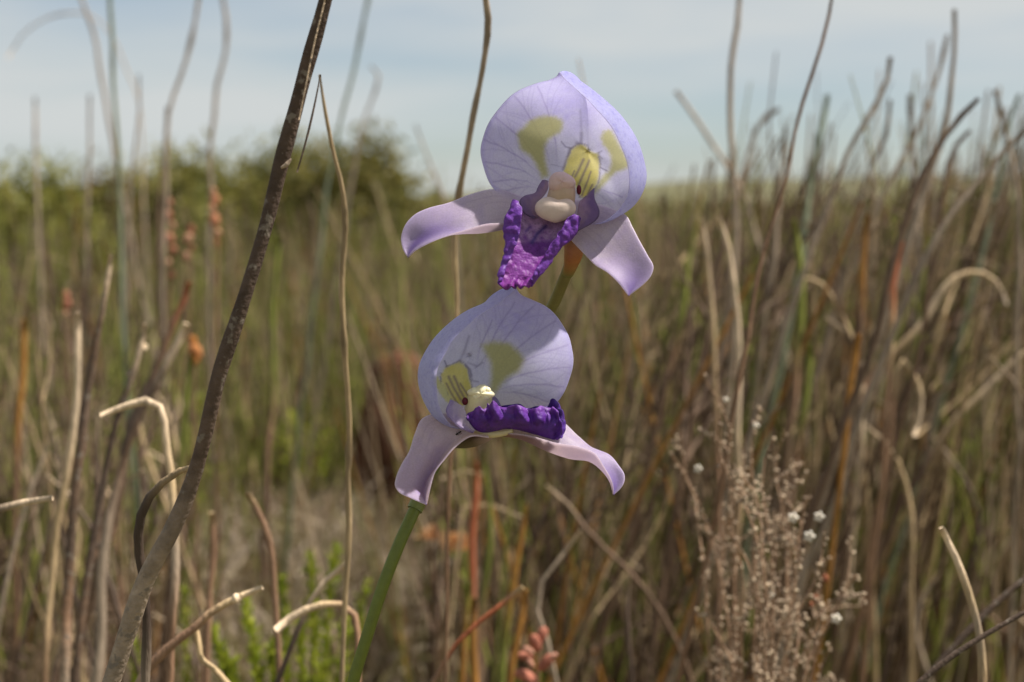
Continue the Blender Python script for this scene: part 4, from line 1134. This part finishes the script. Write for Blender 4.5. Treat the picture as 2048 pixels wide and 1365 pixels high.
# ------------------------------------------------------------------ the reed bed: single reeds, then the mass behind
def reed_mesh(kind, v):
    rs = np.random.default_rng(100 * v + len(kind))
    n = 26
    t = np.linspace(0, 1, n)
    bx = rs.normal(0, 0.035); by = rs.normal(0, 0.03)
    X = bx * np.sin(t * math.pi) + rs.normal(0, .012) * np.sin(2 * math.pi * t); Y = by * np.sin(t * math.pi)
    P = np.stack([X, Y, t], 1)
    if kind in ('dry', 'pale') and v == 1:      # broken over near the top
        k = rs.uniform(0.06, 0.13)
        b = t > 1 - k
        ang = rs.uniform(0, 6.28); u = (t[b] - (1 - k))
        w_ = u * ss(0, k * .4, u); P[b, 0] += math.cos(ang) * w_ * 0.9; P[b, 1] += math.sin(ang) * w_ * 0.9; P[b, 2] -= w_ * (0.6 + 0.9 * rs.uniform())
    r = 0.0020 * np.interp(t, [0, 0.5, 0.9, 1], [1.15, 1.0, 0.75, 0.55])
    base = {'dry': UMBER * .85, 'pale': TAN * .85, 'green': GREEN, 'ochre': OCHRE * .85}[kind]
    c = np.broadcast_to(base, (n, 3)).copy() * (0.8 + 0.4 * rs.uniform(0, 1, (n, 1)))
    for f in rs.uniform(0.15, 0.95, 4):
        g = np.exp(-((t - f) / 0.02) ** 2)
        r = r * (1 + 0.35 * g); c = lerp(c, BROWN * 0.55, g * 0.7)
    if kind == 'green':
        c = lerp(c, OCHRE * .9, ss(0.93, 1, t) * .8); r = r * 1.15
    if kind in ('dry', 'pale'):
        c = lerp(c, PALE, ss(0.975, 1, t) * 0.8)
    V, F, K = tube(P, r, 7, c)
    if kind in ('dry', 'pale') and v >= 2:                     # wiry side shoots near the top
        pcs = [(V, F, K)]
        for q in range(5):
            f0 = int(rs.uniform(0.55, 0.93) * (n - 1)); b0 = P[f0]
            an = rs.uniform(0, 6.28); ln = rs.uniform(0.08, 0.22)
            dv = np.array([math.cos(an) * .42, math.sin(an) * .42, 0.9])
            Q = catmull(np.array([b0, b0 + dv * ln * .5 + np.array([math.cos(an), math.sin(an), 0]) * ln * .08, b0 + dv * ln]), 7)
            pcs.append(tube(Q, np.linspace(r[f0] * .75, 0.0006, 7), 5, np.linspace(.95, 1.15, 7)[:, None] * base))
        V, F, K = join(pcs)
    me = make_mesh(kind + '_reed', V, F, K)
    me.materials.append(M_REED)
    return me

REEDS = {k: [reed_mesh(k, v) for v in range(6)] for k in ('dry', 'pale', 'green', 'ochre')}
LAB = {'dry': ('dark dry brown reed stem standing in the reed bed', 'dry brown reeds in the bed'),
       'pale': ('pale tan dry reed stem standing in the reed bed', 'pale tan reeds in the bed'),
       'green': ('olive green living reed stem standing in the reed bed', 'green reeds in the bed'),
       'ochre': ('amber ochre reed stem standing in the reed bed', 'ochre reeds in the bed')}
def put_reed(kind, px, py, Z, lean, scale_r=1.0, dy=0.0):
    top = PZ(px, py, Z)
    root = np.array([top[0] - lean[0] * top[2], top[1] - lean[1] * top[2], -0.01])
    v = Vector(top - root)
    o = bpy.data.objects.new(kind + '_reed' if kind != 'dry' else 'brown_reed', random.choice(REEDS[kind]))
    COL.objects.link(o)
    q = v.normalized().to_track_quat('Z', 'X')
    o.matrix_world = Matrix.LocRotScale(Vector(root), q, Vector((v.length * scale_r, v.length * scale_r, v.length)))
    tag(o, LAB[kind][0], 'reed', LAB[kind][1])

R_ = random.Random(21)
SPOTS = [(150, 'near the bleached square cut reed'), (330, 'around the dark knotted twigs'), (480, 'close to the thick leaning twig'), (640, 'between the thick twig and the pale crooked twig'),
         (800, 'next to the pale crooked twig and rust mound'), (960, 'behind the orchid stem'), (1130, 'behind the slanting rust stalk'), (1330, 'between the orchid and the dry heath'),
         (1500, 'around the two pale bending reeds'), (1680, 'behind the dry heath bush'), (1860, 'beside the elbow-shaped stem'), (9999, 'beyond the whip-like reed stub')]
KINDW = {'dry': 'dark brown dry', 'pale': 'pale tan dry', 'green': 'olive green', 'ochre': 'amber'}
def pick(px):
    if px < 850:
        w = (0.40, 0.28, 0.26, 0.06)
    elif px < 1350:
        w = (0.42, 0.26, 0.22, 0.10)
    else:
        w = (0.50, 0.22, 0.18, 0.10)
    return R_.choices(('dry', 'pale', 'green', 'ochre'), w)[0]
for i in range(370):
    px = R_.uniform(-60, 2110) if i < 280 else R_.uniform(1380, 2120)
    Z = 0.46 + 1.0 * R_.random() ** 1.25
    right = ss(1250, 1700, px)
    ymin = 400 if px < 850 else (540 if px < 1330 else 400 - 90 * right)
    py = ymin + abs(R_.gauss(0, 240)) * (0.8 if Z > 0.8 else 1.15) + (70 if Z < 0.6 else 0)
    if Z < 0.70 and 780 < px < 1330: py = max(py, 760 + 250 * R_.random())
    if 300 < px < 870: Z = 1.25 + 0.9 * R_.random()
    if py > 1300: py = R_.uniform(500, 1150)
    lx = R_.gauss(0.03 + 0.16 * right, 0.13)
    k = pick(px)
    if i >= 280:
        Z = R_.uniform(0.5, 1.0); py = R_.uniform(215, 480) + 60 * (px < 1550); k = R_.choice(('dry', 'dry', 'pale', 'green'))
        lx = R_.gauss(0.22, 0.16)
    hgt = 'tall' if py < 520 else ('low' if py > 760 else 'mid-height')
    spot = next(t for lim, t in SPOTS if px < lim)
    LAB[k] = ('%s %s reed stem %s' % (hgt, KINDW[k], spot), '%s %s reeds %s' % (hgt, KINDW[k], spot))
    put_reed(k, px, py, Z, (lx, R_.gauss(0, 0.10)), R_.uniform(0.75, 1.25))

def thicket(name, label, n, z0, z1, hmean, hsd, rad, pal, wts, power=1.0, kind='stuff', lean=0.10, span=0.85):
    n = int(n * 1.6)
    rs = np.random.default_rng(n)
    Z = z0 + (z1 - z0) * rs.uniform(0, 1, n) ** power
    X = rs.uniform(-span, span, n) * Z * 1.0 + rs.normal(0, 0.05, n)
    h = np.clip(rs.normal(hmean, hsd, n), 0.08, hmean + 2.2 * hsd)
    pxs = X / Z * FPX + 1024
    ytop = HORIZON + (CAM_H - h) / Z * FPX
    gap = (pxs > 330) & (pxs < 870) & (Z < 1.2)
    h = np.where(gap, 0.06, h)
    h = h * (1 + 0.22 * ss(0.08, 0.25, X / Z) * ss(3.5, 1.5, Z))
    # patchy: clumps stand denser and taller
    pn = vnoise(np.stack([X, Z, 0 * X], -1), 2.2, 11)
    h = h * (0.72 + 0.45 * pn)
    g = ground_z(X, Z)
    lx = (rs.normal(0.03, lean, n) + 0.16 * ss(0.08, 0.3, X / Z)) * h; ly = rs.normal(0, lean, n) * h
    bx = rs.normal(0, 0.06, n) * h
    m = 5
    t = np.linspace(0, 1, m)
    P = np.stack([X[:, None] + lx[:, None] * t + bx[:, None] * np.sin(t * math.pi), Z[:, None] + ly[:, None] * t, g[:, None] - 0.01 + h[:, None] * t], -1)
    r = rad * rs.uniform(0.6, 1.4, n)[:, None] * np.array([1.1, 1, .9, .8, .45])[None]
    a = rs.uniform(0, 6.28, n)[:, None] + np.arange(3)[None] * 2.094
    ring = np.stack([np.cos(a), np.sin(a), 0 * a], -1)                     # n,3,3
    V = P[:, :, None] + r[:, :, None, None] * ring[:, None]                # n,m,3,3
    q0 = quads_grid(m, 3, False, True)
    F = (q0[None] + (np.arange(n) * m * 3)[:, None, None]).reshape(-1, 4)
    pk = rs.choice(len(pal), n, p=np.array(wts) / sum(wts))
    gm = (X / Z < -0.04) & (rs.uniform(0, 1, n) < 0.35)
    cc = np.where(gm[:, None], GREEN * 1.35, np.array(pal)[pk]) * rs.uniform(0.65, 1.3, (n, 1))
    ct = cc[:, None] * np.ones((1, m, 1))
    ct = lerp(ct, np.broadcast_to(PALE * 0.8, ct.shape), (ss(0.7, 1, t)[None] * rs.uniform(0, 0.5, (n, 1))))
    C = np.repeat(ct[:, :, None], 3, axis=2)
    o = add(name, make_mesh(name, V, F, C.reshape(-1, 3)), M_HEATH if z0 > 3 else M_DRY)
    tag(o, label, 'reeds' if 'reed' in name else 'heath', kind=kind)
PAL = [UMBER, TAN * .85, GREEN * 1.25, OCHRE * .9, GREY * .85]
thicket('fine_reeds', 'wispy fine reeds and grass stalks between the single reeds', 5200, 0.55, 1.7, 0.305, 0.045, 0.00075, [UMBER * .9, TAN * .95, GREEN * 1.2, OCHRE, PALE * .75], (5, 2.4, 3.8, .8, 1.6), 1.0, lean=0.16)
thicket('reed_thicket', 'dense mass of thin brown and olive reeds filling the background', 9000, 0.75, 3.4, 0.315, 0.05, 0.0016, PAL, (5.5, 2.2, 4.4, .8, 1.8), 1.1)
thicket('far_reed_thicket', 'olive and brown reed mass stretching away to the hill', 9000, 3.2, 14.0, 0.25, 0.05, 0.004, [UMBER, TAN * .8, L(120, 120, 62), GREEN], (3, 3, 4, 3), 1.2)
thicket('distant_heath', 'hazy grey green heath at the foot of the hill', 8000, 13.0, 120.0, 0.24, 0.08, 0.035, [L(120, 116, 72), L(104, 106, 58), L(136, 124, 88)], (3, 3, 2), 1.4, lean=0.3)

# ------------------------------------------------------------------ dry bushes, sprigs and coloured heads
def dry_bush(label, px, py_top, Z, wpx, cols, n=700, rad=0.0006, name='dry_bush', seed=1, droop=0.3):
    rs = np.random.default_rng(seed)
    x0 = (px - 1024) / FPX * Z
    top = CAM_H - (py_top - HORIZON) / FPX * Z
    Wd = wpx / FPX * Z / 2
    root = bpy.data.objects.new(name, None); COL.objects.link(root); root.location = (x0, Z, 0); root.empty_display_size = 0.02
    tag(root, label, 'bush')
    parts = []; st = []
    for k in range(9):
        a = rs.uniform(0, 6.28); e = np.array([Wd * .6 * math.cos(a), Wd * .6 * math.sin(a), top * rs.uniform(.55, .8)])
        Q = catmull(np.array([[0, 0, -.01], e * .45 + [0, 0, .02], e]), 10); st.append(Q)
        parts.append(tube(Q, np.linspace(0.0028, 0.0012, 10), 6, cols[0] * .7))
    V, F, C = join(parts)
    add('branches', make_mesh('branches', V, F, C), M_REED, root)
    parts = []
    for k in range(n):
        Q0 = st[rs.integers(0, 9)]; b = Q0[rs.integers(3, 10)]
        e = b + rs.normal(0, 1, 3) * np.array([Wd * .35, Wd * .35, top * .16]) + np.array([0, 0, top * .14])
        e[2] = min(e[2], top * rs.uniform(0.9, 1.0))
        mid = (b + e) / 2 + rs.normal(0, 1, 3) * top * 0.03
        parts.append(tube(catmull(np.array([b, mid, e]), 5), np.linspace(rad * 1.3, rad * .6, 5), 3, cols[rs.integers(0, len(cols))] * rs.uniform(.7, 1.3)))
    V, F, C = join(parts)
    tag(add('twiglets', make_mesh('twiglets', V, F, C), M_DRY, root), kind='stuff')
ASH = [L(206, 190, 168), L(186, 168, 148), L(220, 204, 182), L(168, 158, 112)]
dry_bush('ash grey dry bush of fine twigs below the rust mound', 640, 960, 0.95, 420, ASH, 3600, seed=3, rad=0.0006)
dry_bush('pale grey dry bush behind the forked twig', 440, 1050, 0.80, 330, ASH, 3200, seed=4, rad=0.0006)
dry_bush('straw grey dry bush standing nearest to the hooked twig', 330, 1000, 0.72, 330, ASH, 1900, seed=13, rad=0.0004)
dry_bush('low fuzzy straw bush below the arched twig and green sprigs', 570, 1120, 0.60, 420, ASH, 1900, seed=14, rad=0.0004)
dry_bush('straw grey dry bush close behind the orchid stem', 780, 1010, 0.78, 330, ASH, 1900, seed=15, rad=0.0004)
dry_bush('pinkish brown dry bush around the dark knotted twigs', 60, 770, 0.85, 430, [L(190, 164, 146), L(160, 136, 120), L(206, 182, 162)], 2200, seed=5)
dry_bush('brown tangled dry bush under the short whitish-ended twig', 150, 1120, 0.60, 420, [L(176, 152, 130), L(146, 124, 106), L(196, 172, 148)], 1800, seed=6)
dry_bush('dull brown dry bush behind the dry heath', 1780, 900, 0.95, 460, [L(118, 98, 80), L(98, 82, 68), L(132, 112, 90)], 800, seed=7)
dry_bush('dull dark bush behind the ochre blades', 1180, 960, 0.95, 420, [L(112, 94, 78), L(92, 78, 64), L(130, 110, 88)], 800, seed=8)

def sprig(label, pts, Z, leaf_px, col, n, name='leafy_sprig', spread=1.0, cat='sprig', group=None, colt=None, dens=0.75):
    """upright sprig: stem with small pointed leaves round its upper part"""
    P = to_ground(PZ([p[0] for p in pts], [p[1] for p in pts], Z))
    base = P[-1].copy(); base[2] = 0
    C = catmull(P, 60)
    root = bpy.data.objects.new(name, None); COL.objects.link(root); root.location = base; root.empty_display_size = 0.01
    tag(root, label, cat, group)
    V, F, K = tube(C, np.linspace(1.6, 4, 60) * Z / FPX, 7, BROWN * .8)
    add('stem', make_mesh('stem', rebase(V, base), F, K), M_REED, root)
    vis = np.linalg.norm(np.diff(PZ([p[0] for p in pts], [p[1] for p in pts], Z), axis=0), axis=1).sum()
    tot = np.linalg.norm(np.diff(P, axis=0), axis=1).sum()
    kf = np.sort(rng.uniform(0, 1, n)) ** 0.9 * min(vis / tot * 1.1, 1) * 58.9
    k = kf.astype(int); CK = C[k] + (C[k + 1] - C[k]) * (kf - k)[:, None]
    T = np.gradient(C, axis=0); T /= np.linalg.norm(T, axis=1, keepdims=True)
    a = np.arange(n) * 2.4
    out = np.stack([np.cos(a), np.sin(a), 0 * a], 1)
    D = -T[k] * 0.9 + out * spread
    cc = lerp(col * .8, (colt if colt is not None else col * 1.35), rng.uniform(0, 1, n))
    V, F, K = leaf_quads(CK, D + rng.normal(0, .25, (n, 3)), leaf_px * Z / FPX * rng.uniform(.7, 1.2, n), leaf_px * .26 * Z / FPX, cc)
    tag(add('leaves', make_mesh('leaves', rebase(V, base), F, K, smooth=False), M_LEAF, root), kind='stuff')
LEAFG = L(122, 138, 46); LEAFT = L(170, 176, 62)
GS = 'green leafy sprigs around the arched twig'
for i, (pts, Z, lf, n) in enumerate([
    ([(425, 1262), (440, 1300), (455, 1345), (470, 1400)], 0.36, 30, 70), ([(490, 1200), (500, 1250), (512, 1310), (520, 1390)], 0.38, 30, 70),
    ([(565, 1160), (568, 1210), (572, 1280), (575, 1380)], 0.42, 26, 70), ([(620, 1115), (625, 1180), (628, 1260), (630, 1390)], 0.44, 28, 90),
    ([(670, 1105), (662, 1160), (655, 1240), (645, 1390)], 0.42, 28, 90), ([(735, 1165), (722, 1220), (712, 1290), (705, 1390)], 0.45, 26, 60),
    ([(545, 1290), (548, 1330), (552, 1390)], 0.38, 28, 60), ([(600, 1245), (603, 1300), (606, 1390)], 0.40, 26, 70),
    ([(268, 1290), (270, 1330), (275, 1390)], 0.40, 26, 60), ([(370, 1180), (372, 1240), (376, 1390)], 0.45, 20, 50),
    ([(690, 1250), (684, 1300), (680, 1390)], 0.40, 28, 60), ([(460, 1330), (462, 1360), (468, 1400)], 0.36, 30, 50)]):
    sprig('bright green leafy sprig growing around the arched twig', pts, Z, lf, LEAFG, n * 3, group=GS, colt=LEAFT, spread=0.4)
GH = 'yellow green herb shoots beside the pale crooked twig'
for pts in [[(590, 820), (585, 860), (580, 930)], [(560, 850), (562, 890), (570, 950)], [(625, 835), (618, 880), (608, 950)], [(535, 880), (545, 920), (556, 980)], [(655, 870), (645, 910), (635, 970)], [(600, 900), (600, 940), (600, 1000)],
            [(402, 790), (400, 850), (396, 930)], [(425, 840), (420, 890), (415, 960)], [(380, 880), (382, 930), (386, 1000)], [(445, 930), (440, 990), (436, 1050)]]:
    sprig('yellow green herb shoot beside the pale crooked twig', pts, 1.05, 26, LEAFG * .75, 42, name='herb_shoot', group=GH, colt=LEAFT, spread=0.9)
GD = 'green shoots beyond the dry heath'
for pts in [[(1940, 890), (1945, 960), (1950, 1040)], [(1975, 870), (1970, 950), (1966, 1040)], [(1990, 930), (1985, 990), (1980, 1060)], [(1915, 940), (1920, 1000), (1925, 1060)]]:
    sprig('dark green shoot beyond the dry heath bush', pts, 0.75, 30, LEAFG * .55, 100, name='herb_shoot', group=GD, colt=LEAFG, spread=0.9)

def spike(label, pts, Z, beads, col, size, name='flower_spike', cat='flower spike', squash=1.4):
    """stalk carrying plump bracts; each bract a mesh of its own"""
    P = to_ground(PZ([p[0] for p in pts], [p[1] for p in pts], Z))
    base = P[-1].copy(); base[2] = 0
    C = catmull(P, 50)
    root = bpy.data.objects.new(name, None); COL.objects.link(root); root.location = base; root.empty_display_size = 0.01
    tag(root, label, cat)
    V, F, K = tube(C, np.linspace(2.4, 5, 50) * Z / FPX, 7, BROWN)
    add('stalk', make_mesh('stalk', rebase(V, base), F, K), M_REED, root)
    for i, (bx, by, bs) in enumerate(beads):
        c = PZ(bx, by, Z - 0.002 * (i % 3))
        cc = np.asarray(col[i % len(col)])
        ang = random.uniform(-.5, .5)
        if name == 'coral_sprig':
            ang = -(bx - pts[0][0]) / 26.0 + random.uniform(-.25, .25)
        fr = np.array([[math.cos(ang), 0, math.sin(ang)], [0, 1, 0], [-math.sin(ang), 0, math.cos(ang)]])
        V, F, K = blob(c, np.array([bs, bs * .8, bs * squash]) * (0.72 + .2 * math.sin(i * 2.3)) * Z / FPX, cc, 10, 8, lambda D: 1 - 0.25 * D[..., 2] ** 2 * np.sign(D[..., 2]), fr)
        add('bract', make_mesh('bract', rebase(V, base), F, K), M_DRY, root)
SAL = [L(166, 116, 92), L(154, 104, 82), L(184, 142, 116)]
spike('orange flower spike, the tallest, before the olive shrub', [(340, 392), (341, 480), (340, 570), (336, 760)], 0.66, [(340, 405, 9), (336, 430, 11), (345, 450, 11), (338, 475, 12), (346, 500, 11), (337, 525, 10), (342, 548, 9)], SAL, 9)
spike('peach flower spike with bead-like bracts near the thick dark twig', [(428, 368), (430, 420), (434, 480), (430, 760)], 0.62, [(427, 382, 8), (430, 400, 11), (424, 415, 11), (428, 438, 13), (436, 466, 9), (433, 485, 9)], [L(198, 152, 120), L(176, 122, 92)], 9)
spike('small salmon flower spike between the two taller orange spikes', [(382, 445), (380, 500), (376, 620), (372, 760)], 0.66, [(382, 458, 10), (377, 476, 10), (384, 496, 9), (372, 512, 9)], SAL[1:], 8)
spike('small salmon bud spike above the bleached square cut reed', [(132, 580), (134, 640), (136, 760)], 0.60, [(132, 590, 11), (134, 608, 11), (131, 626, 8)], SAL, 8)
spike('plump orange bud on a stalk beside the hooked twig', [(386, 670), (390, 730), (388, 860)], 0.50, [(385, 680, 12), (390, 700, 14), (393, 722, 11)], [L(172, 116, 64), L(180, 122, 76)], 9)
spike('coral sprig with fat leaves under the slanting rust stalk', [(1082, 1262), (1078, 1310), (1074, 1390)], 0.34,
      [(1085, 1268, 15), (1070, 1282, 12), (1055, 1300, 13), (1048, 1312, 11), (1095, 1322, 15), (1108, 1312, 10), (1046, 1350, 14), (1062, 1362, 13), (1060, 1325, 9)], [L(176, 116, 96), L(160, 102, 84), L(188, 138, 118)], 12, name='coral_sprig', cat='sprig', squash=1.9)
spike('rusty dried leaf cluster at the edge of the dry heath', [(1650, 1145), (1640, 1200), (1620, 1390)], 0.31, [(1650, 1155, 9), (1632, 1196, 8), (1622, 1208, 8)], [L(140, 88, 66)], 8)

# tan dried flower head below the lower flower
def dried_head(label, px, py, Z, size, n, col):
    P = to_ground(PZ([px, px + 4], [py + size * .8, py + size * 3], Z))
    base = P[-1].copy(); base[2] = 0
    root = bpy.data.objects.new('dried_flower_head', None); COL.objects.link(root); root.location = base; root.empty_display_size = 0.01
    tag(root, label, 'flower head')
    V, F, K = tube(catmull(P, 20), 3 * Z / FPX, 7, BROWN)
    add('stalk', make_mesh('stalk', rebase(V, base), F, K), M_REED, root)
    c = PZ(px, py + size * .7, Z)
    d = rng.normal(0, 1, (n, 3)); d[:, 2] = np.abs(d[:, 2]) * 1.2 + .4
    V, F, K = leaf_quads(np.repeat(c[None], n, 0), d, size * 1.5 * Z / FPX * rng.uniform(.7, 1, n), size * .3 * Z / FPX, col * rng.uniform(.8, 1.2, (n, 1)))
    tag(add('bristles', make_mesh('bristles', rebase(V, base), F, K, smooth=False), M_DRY, root), kind='stuff')
dried_head('tan dried flower head beside the orchid stem', 915, 1080, 0.50, 30, 90, L(206, 160, 112))
dried_head('smaller tan dried flower head nearer to the orchid stem', 862, 1062, 0.54, 26, 60, L(190, 148, 108))

# the dry heath with tiny capsules and a few white flowers
def dry_heath():
    Z = 0.31
    tips = [(1404, 752), (1362, 862), (1340, 905), (1438, 838), (1452, 905), (1520, 812), (1545, 868), (1572, 862), (1488, 868), (1500, 935), (1600, 900), (1470, 960), (1612, 998), (1700, 1082),
            (1712, 1150), (1660, 1100), (1585, 1105), (1550, 1020), (1530, 1090), (1445, 1040), (1420, 1120), (1590, 1170), (1640, 1180), (1500, 1170), (1560, 1220), (1620, 1260), (1480, 1260), (1450, 1330), (1540, 1300), (1600, 1320), (1660, 1290), (1390, 980), (1510, 1040), (1650, 1060)]
    base = np.array([(1530 - 1024) / FPX * Z, Z + 0.02, 0.0])
    root = bpy.data.objects.new('dry_heath', None); COL.objects.link(root); root.location = base; root.empty_display_size = 0.02
    tag(root, 'dry heath bush dotted with beige capsules and a few white flowers', 'heath bush')
    rs = np.random.default_rng(12)
    beads = []; bcol = []; bsz = []
    for i, (tx, ty) in enumerate(tips):
        z = Z + rs.normal(0, 0.012)
        e = PZ(tx, ty, z)
        j = PZ(tx + (1530 - tx) * .35 + rs.normal(0, 12), ty + 150 + rs.uniform(0, 60), z + rs.normal(0, .004))
        P = np.array([e, e * .55 + j * .45 + rs.normal(0, .0015, 3), j, j * .4 + base * .6 + np.array([0, 0, .03]), base + np.array([0, 0, -.01])])
        C = catmull(P, 60)
        V, F, K = tube(C, np.interp(np.linspace(0, 1, 60), [0, .3, 1], [1.6, 3.2, 7]) * Z / FPX, 6, L(150, 122, 98))
        add('branch', make_mesh('branch', rebase(V, base), F, K), M_REED, root)
        sub = [C]
        for q in range(6):                                   # side branchlets
            k0 = rs.integers(1, 22); b0 = C[k0]
            an = rs.normal(0, 1.0); ln = rs.uniform(40, 115) * Z / FPX
            dv = np.array([math.sin(an), rs.normal(0, .4), math.cos(an) * .9])
            Q = catmull(np.array([b0 + dv * ln, b0 + dv * ln * .5 + rs.normal(0, .0006, 3), b0]), 12)
            V, F, K = tube(Q, np.linspace(1.0, 1.8, 12) * Z / FPX, 5, L(160, 132, 108))
            add('branchlet', make_mesh('branchlet', rebase(V, base), F, K), M_REED, root)
            sub.append(Q)
        for q, Q in enumerate(sub):
            nb = 70 if q == 0 else 17
            k = rs.uniform(0, 1, nb) ** 1.1 * (24 if q == 0 else 10.9)
            ki = k.astype(int)
            c = Q[ki] + (Q[ki + 1] - Q[ki]) * (k - ki)[:, None] + rs.normal(0, 1, (nb, 3)) * 4.0 * Z / FPX
            beads.append(c); bsz.append(rs.uniform(1.8, 5.0, nb) * Z / FPX)
            bcol.append(lerp(L(146, 126, 108), L(200, 180, 154), rs.uniform(0, 1, nb)))
    c = np.concatenate(beads); sz = np.concatenate(bsz); cc = np.concatenate(bcol)
    # small pointed capsules: stretched octahedra
    n = len(c)
    o6 = np.array([[1, 0, 0], [0, 1, 0], [-1, 0, 0], [0, -1, 0], [0, 0, 1.7], [0, 0, -1.1]])
    ax = rs.normal(0, 1, (n, 3, 3)); q = np.linalg.qr(ax)[0]
    V = c[:, None] + np.einsum('kj,nij->nki', o6, q) * sz[:, None, None]
    tri = np.array([[0, 1, 4], [1, 2, 4], [2, 3, 4], [3, 0, 4], [1, 0, 5], [2, 1, 5], [3, 2, 5], [0, 3, 5]])
    F = (tri[None] + (np.arange(n) * 6)[:, None, None]).reshape(-1, 3)
    tag(add('capsules', make_mesh('capsules', rebase(V.reshape(-1, 3), base), F, np.repeat(cc, 6, 0), smooth=False), M_DRY, root), kind='stuff')
    for fx, fy, s in [(1396, 938, 9), (1586, 1036, 11), (1638, 1034, 11), (1618, 1073, 12), (1541, 1190, 8), (1672, 1238, 11), (1452, 800, 6), (1512, 852, 7)]:
        pts = []
        cen = PZ(fx, fy, Z - 0.008)
        for a in np.arange(5) * 1.2566:
            fr = np.array([[math.cos(a), 0, math.sin(a)], [0, 1, 0], [-math.sin(a), 0, math.cos(a)]])
            pts.append(blob(cen + fr[0] * s * .55 * Z / FPX, np.array([s * .55, s * .5, s * .40]) * .8 * Z / FPX, L(226, 218, 204), 12, 8, None, fr))
        V, F, K = join(pts)
        add('white_flower', make_mesh('white_flower', rebase(V, base), F, K), M_DRY, root)
dry_heath()
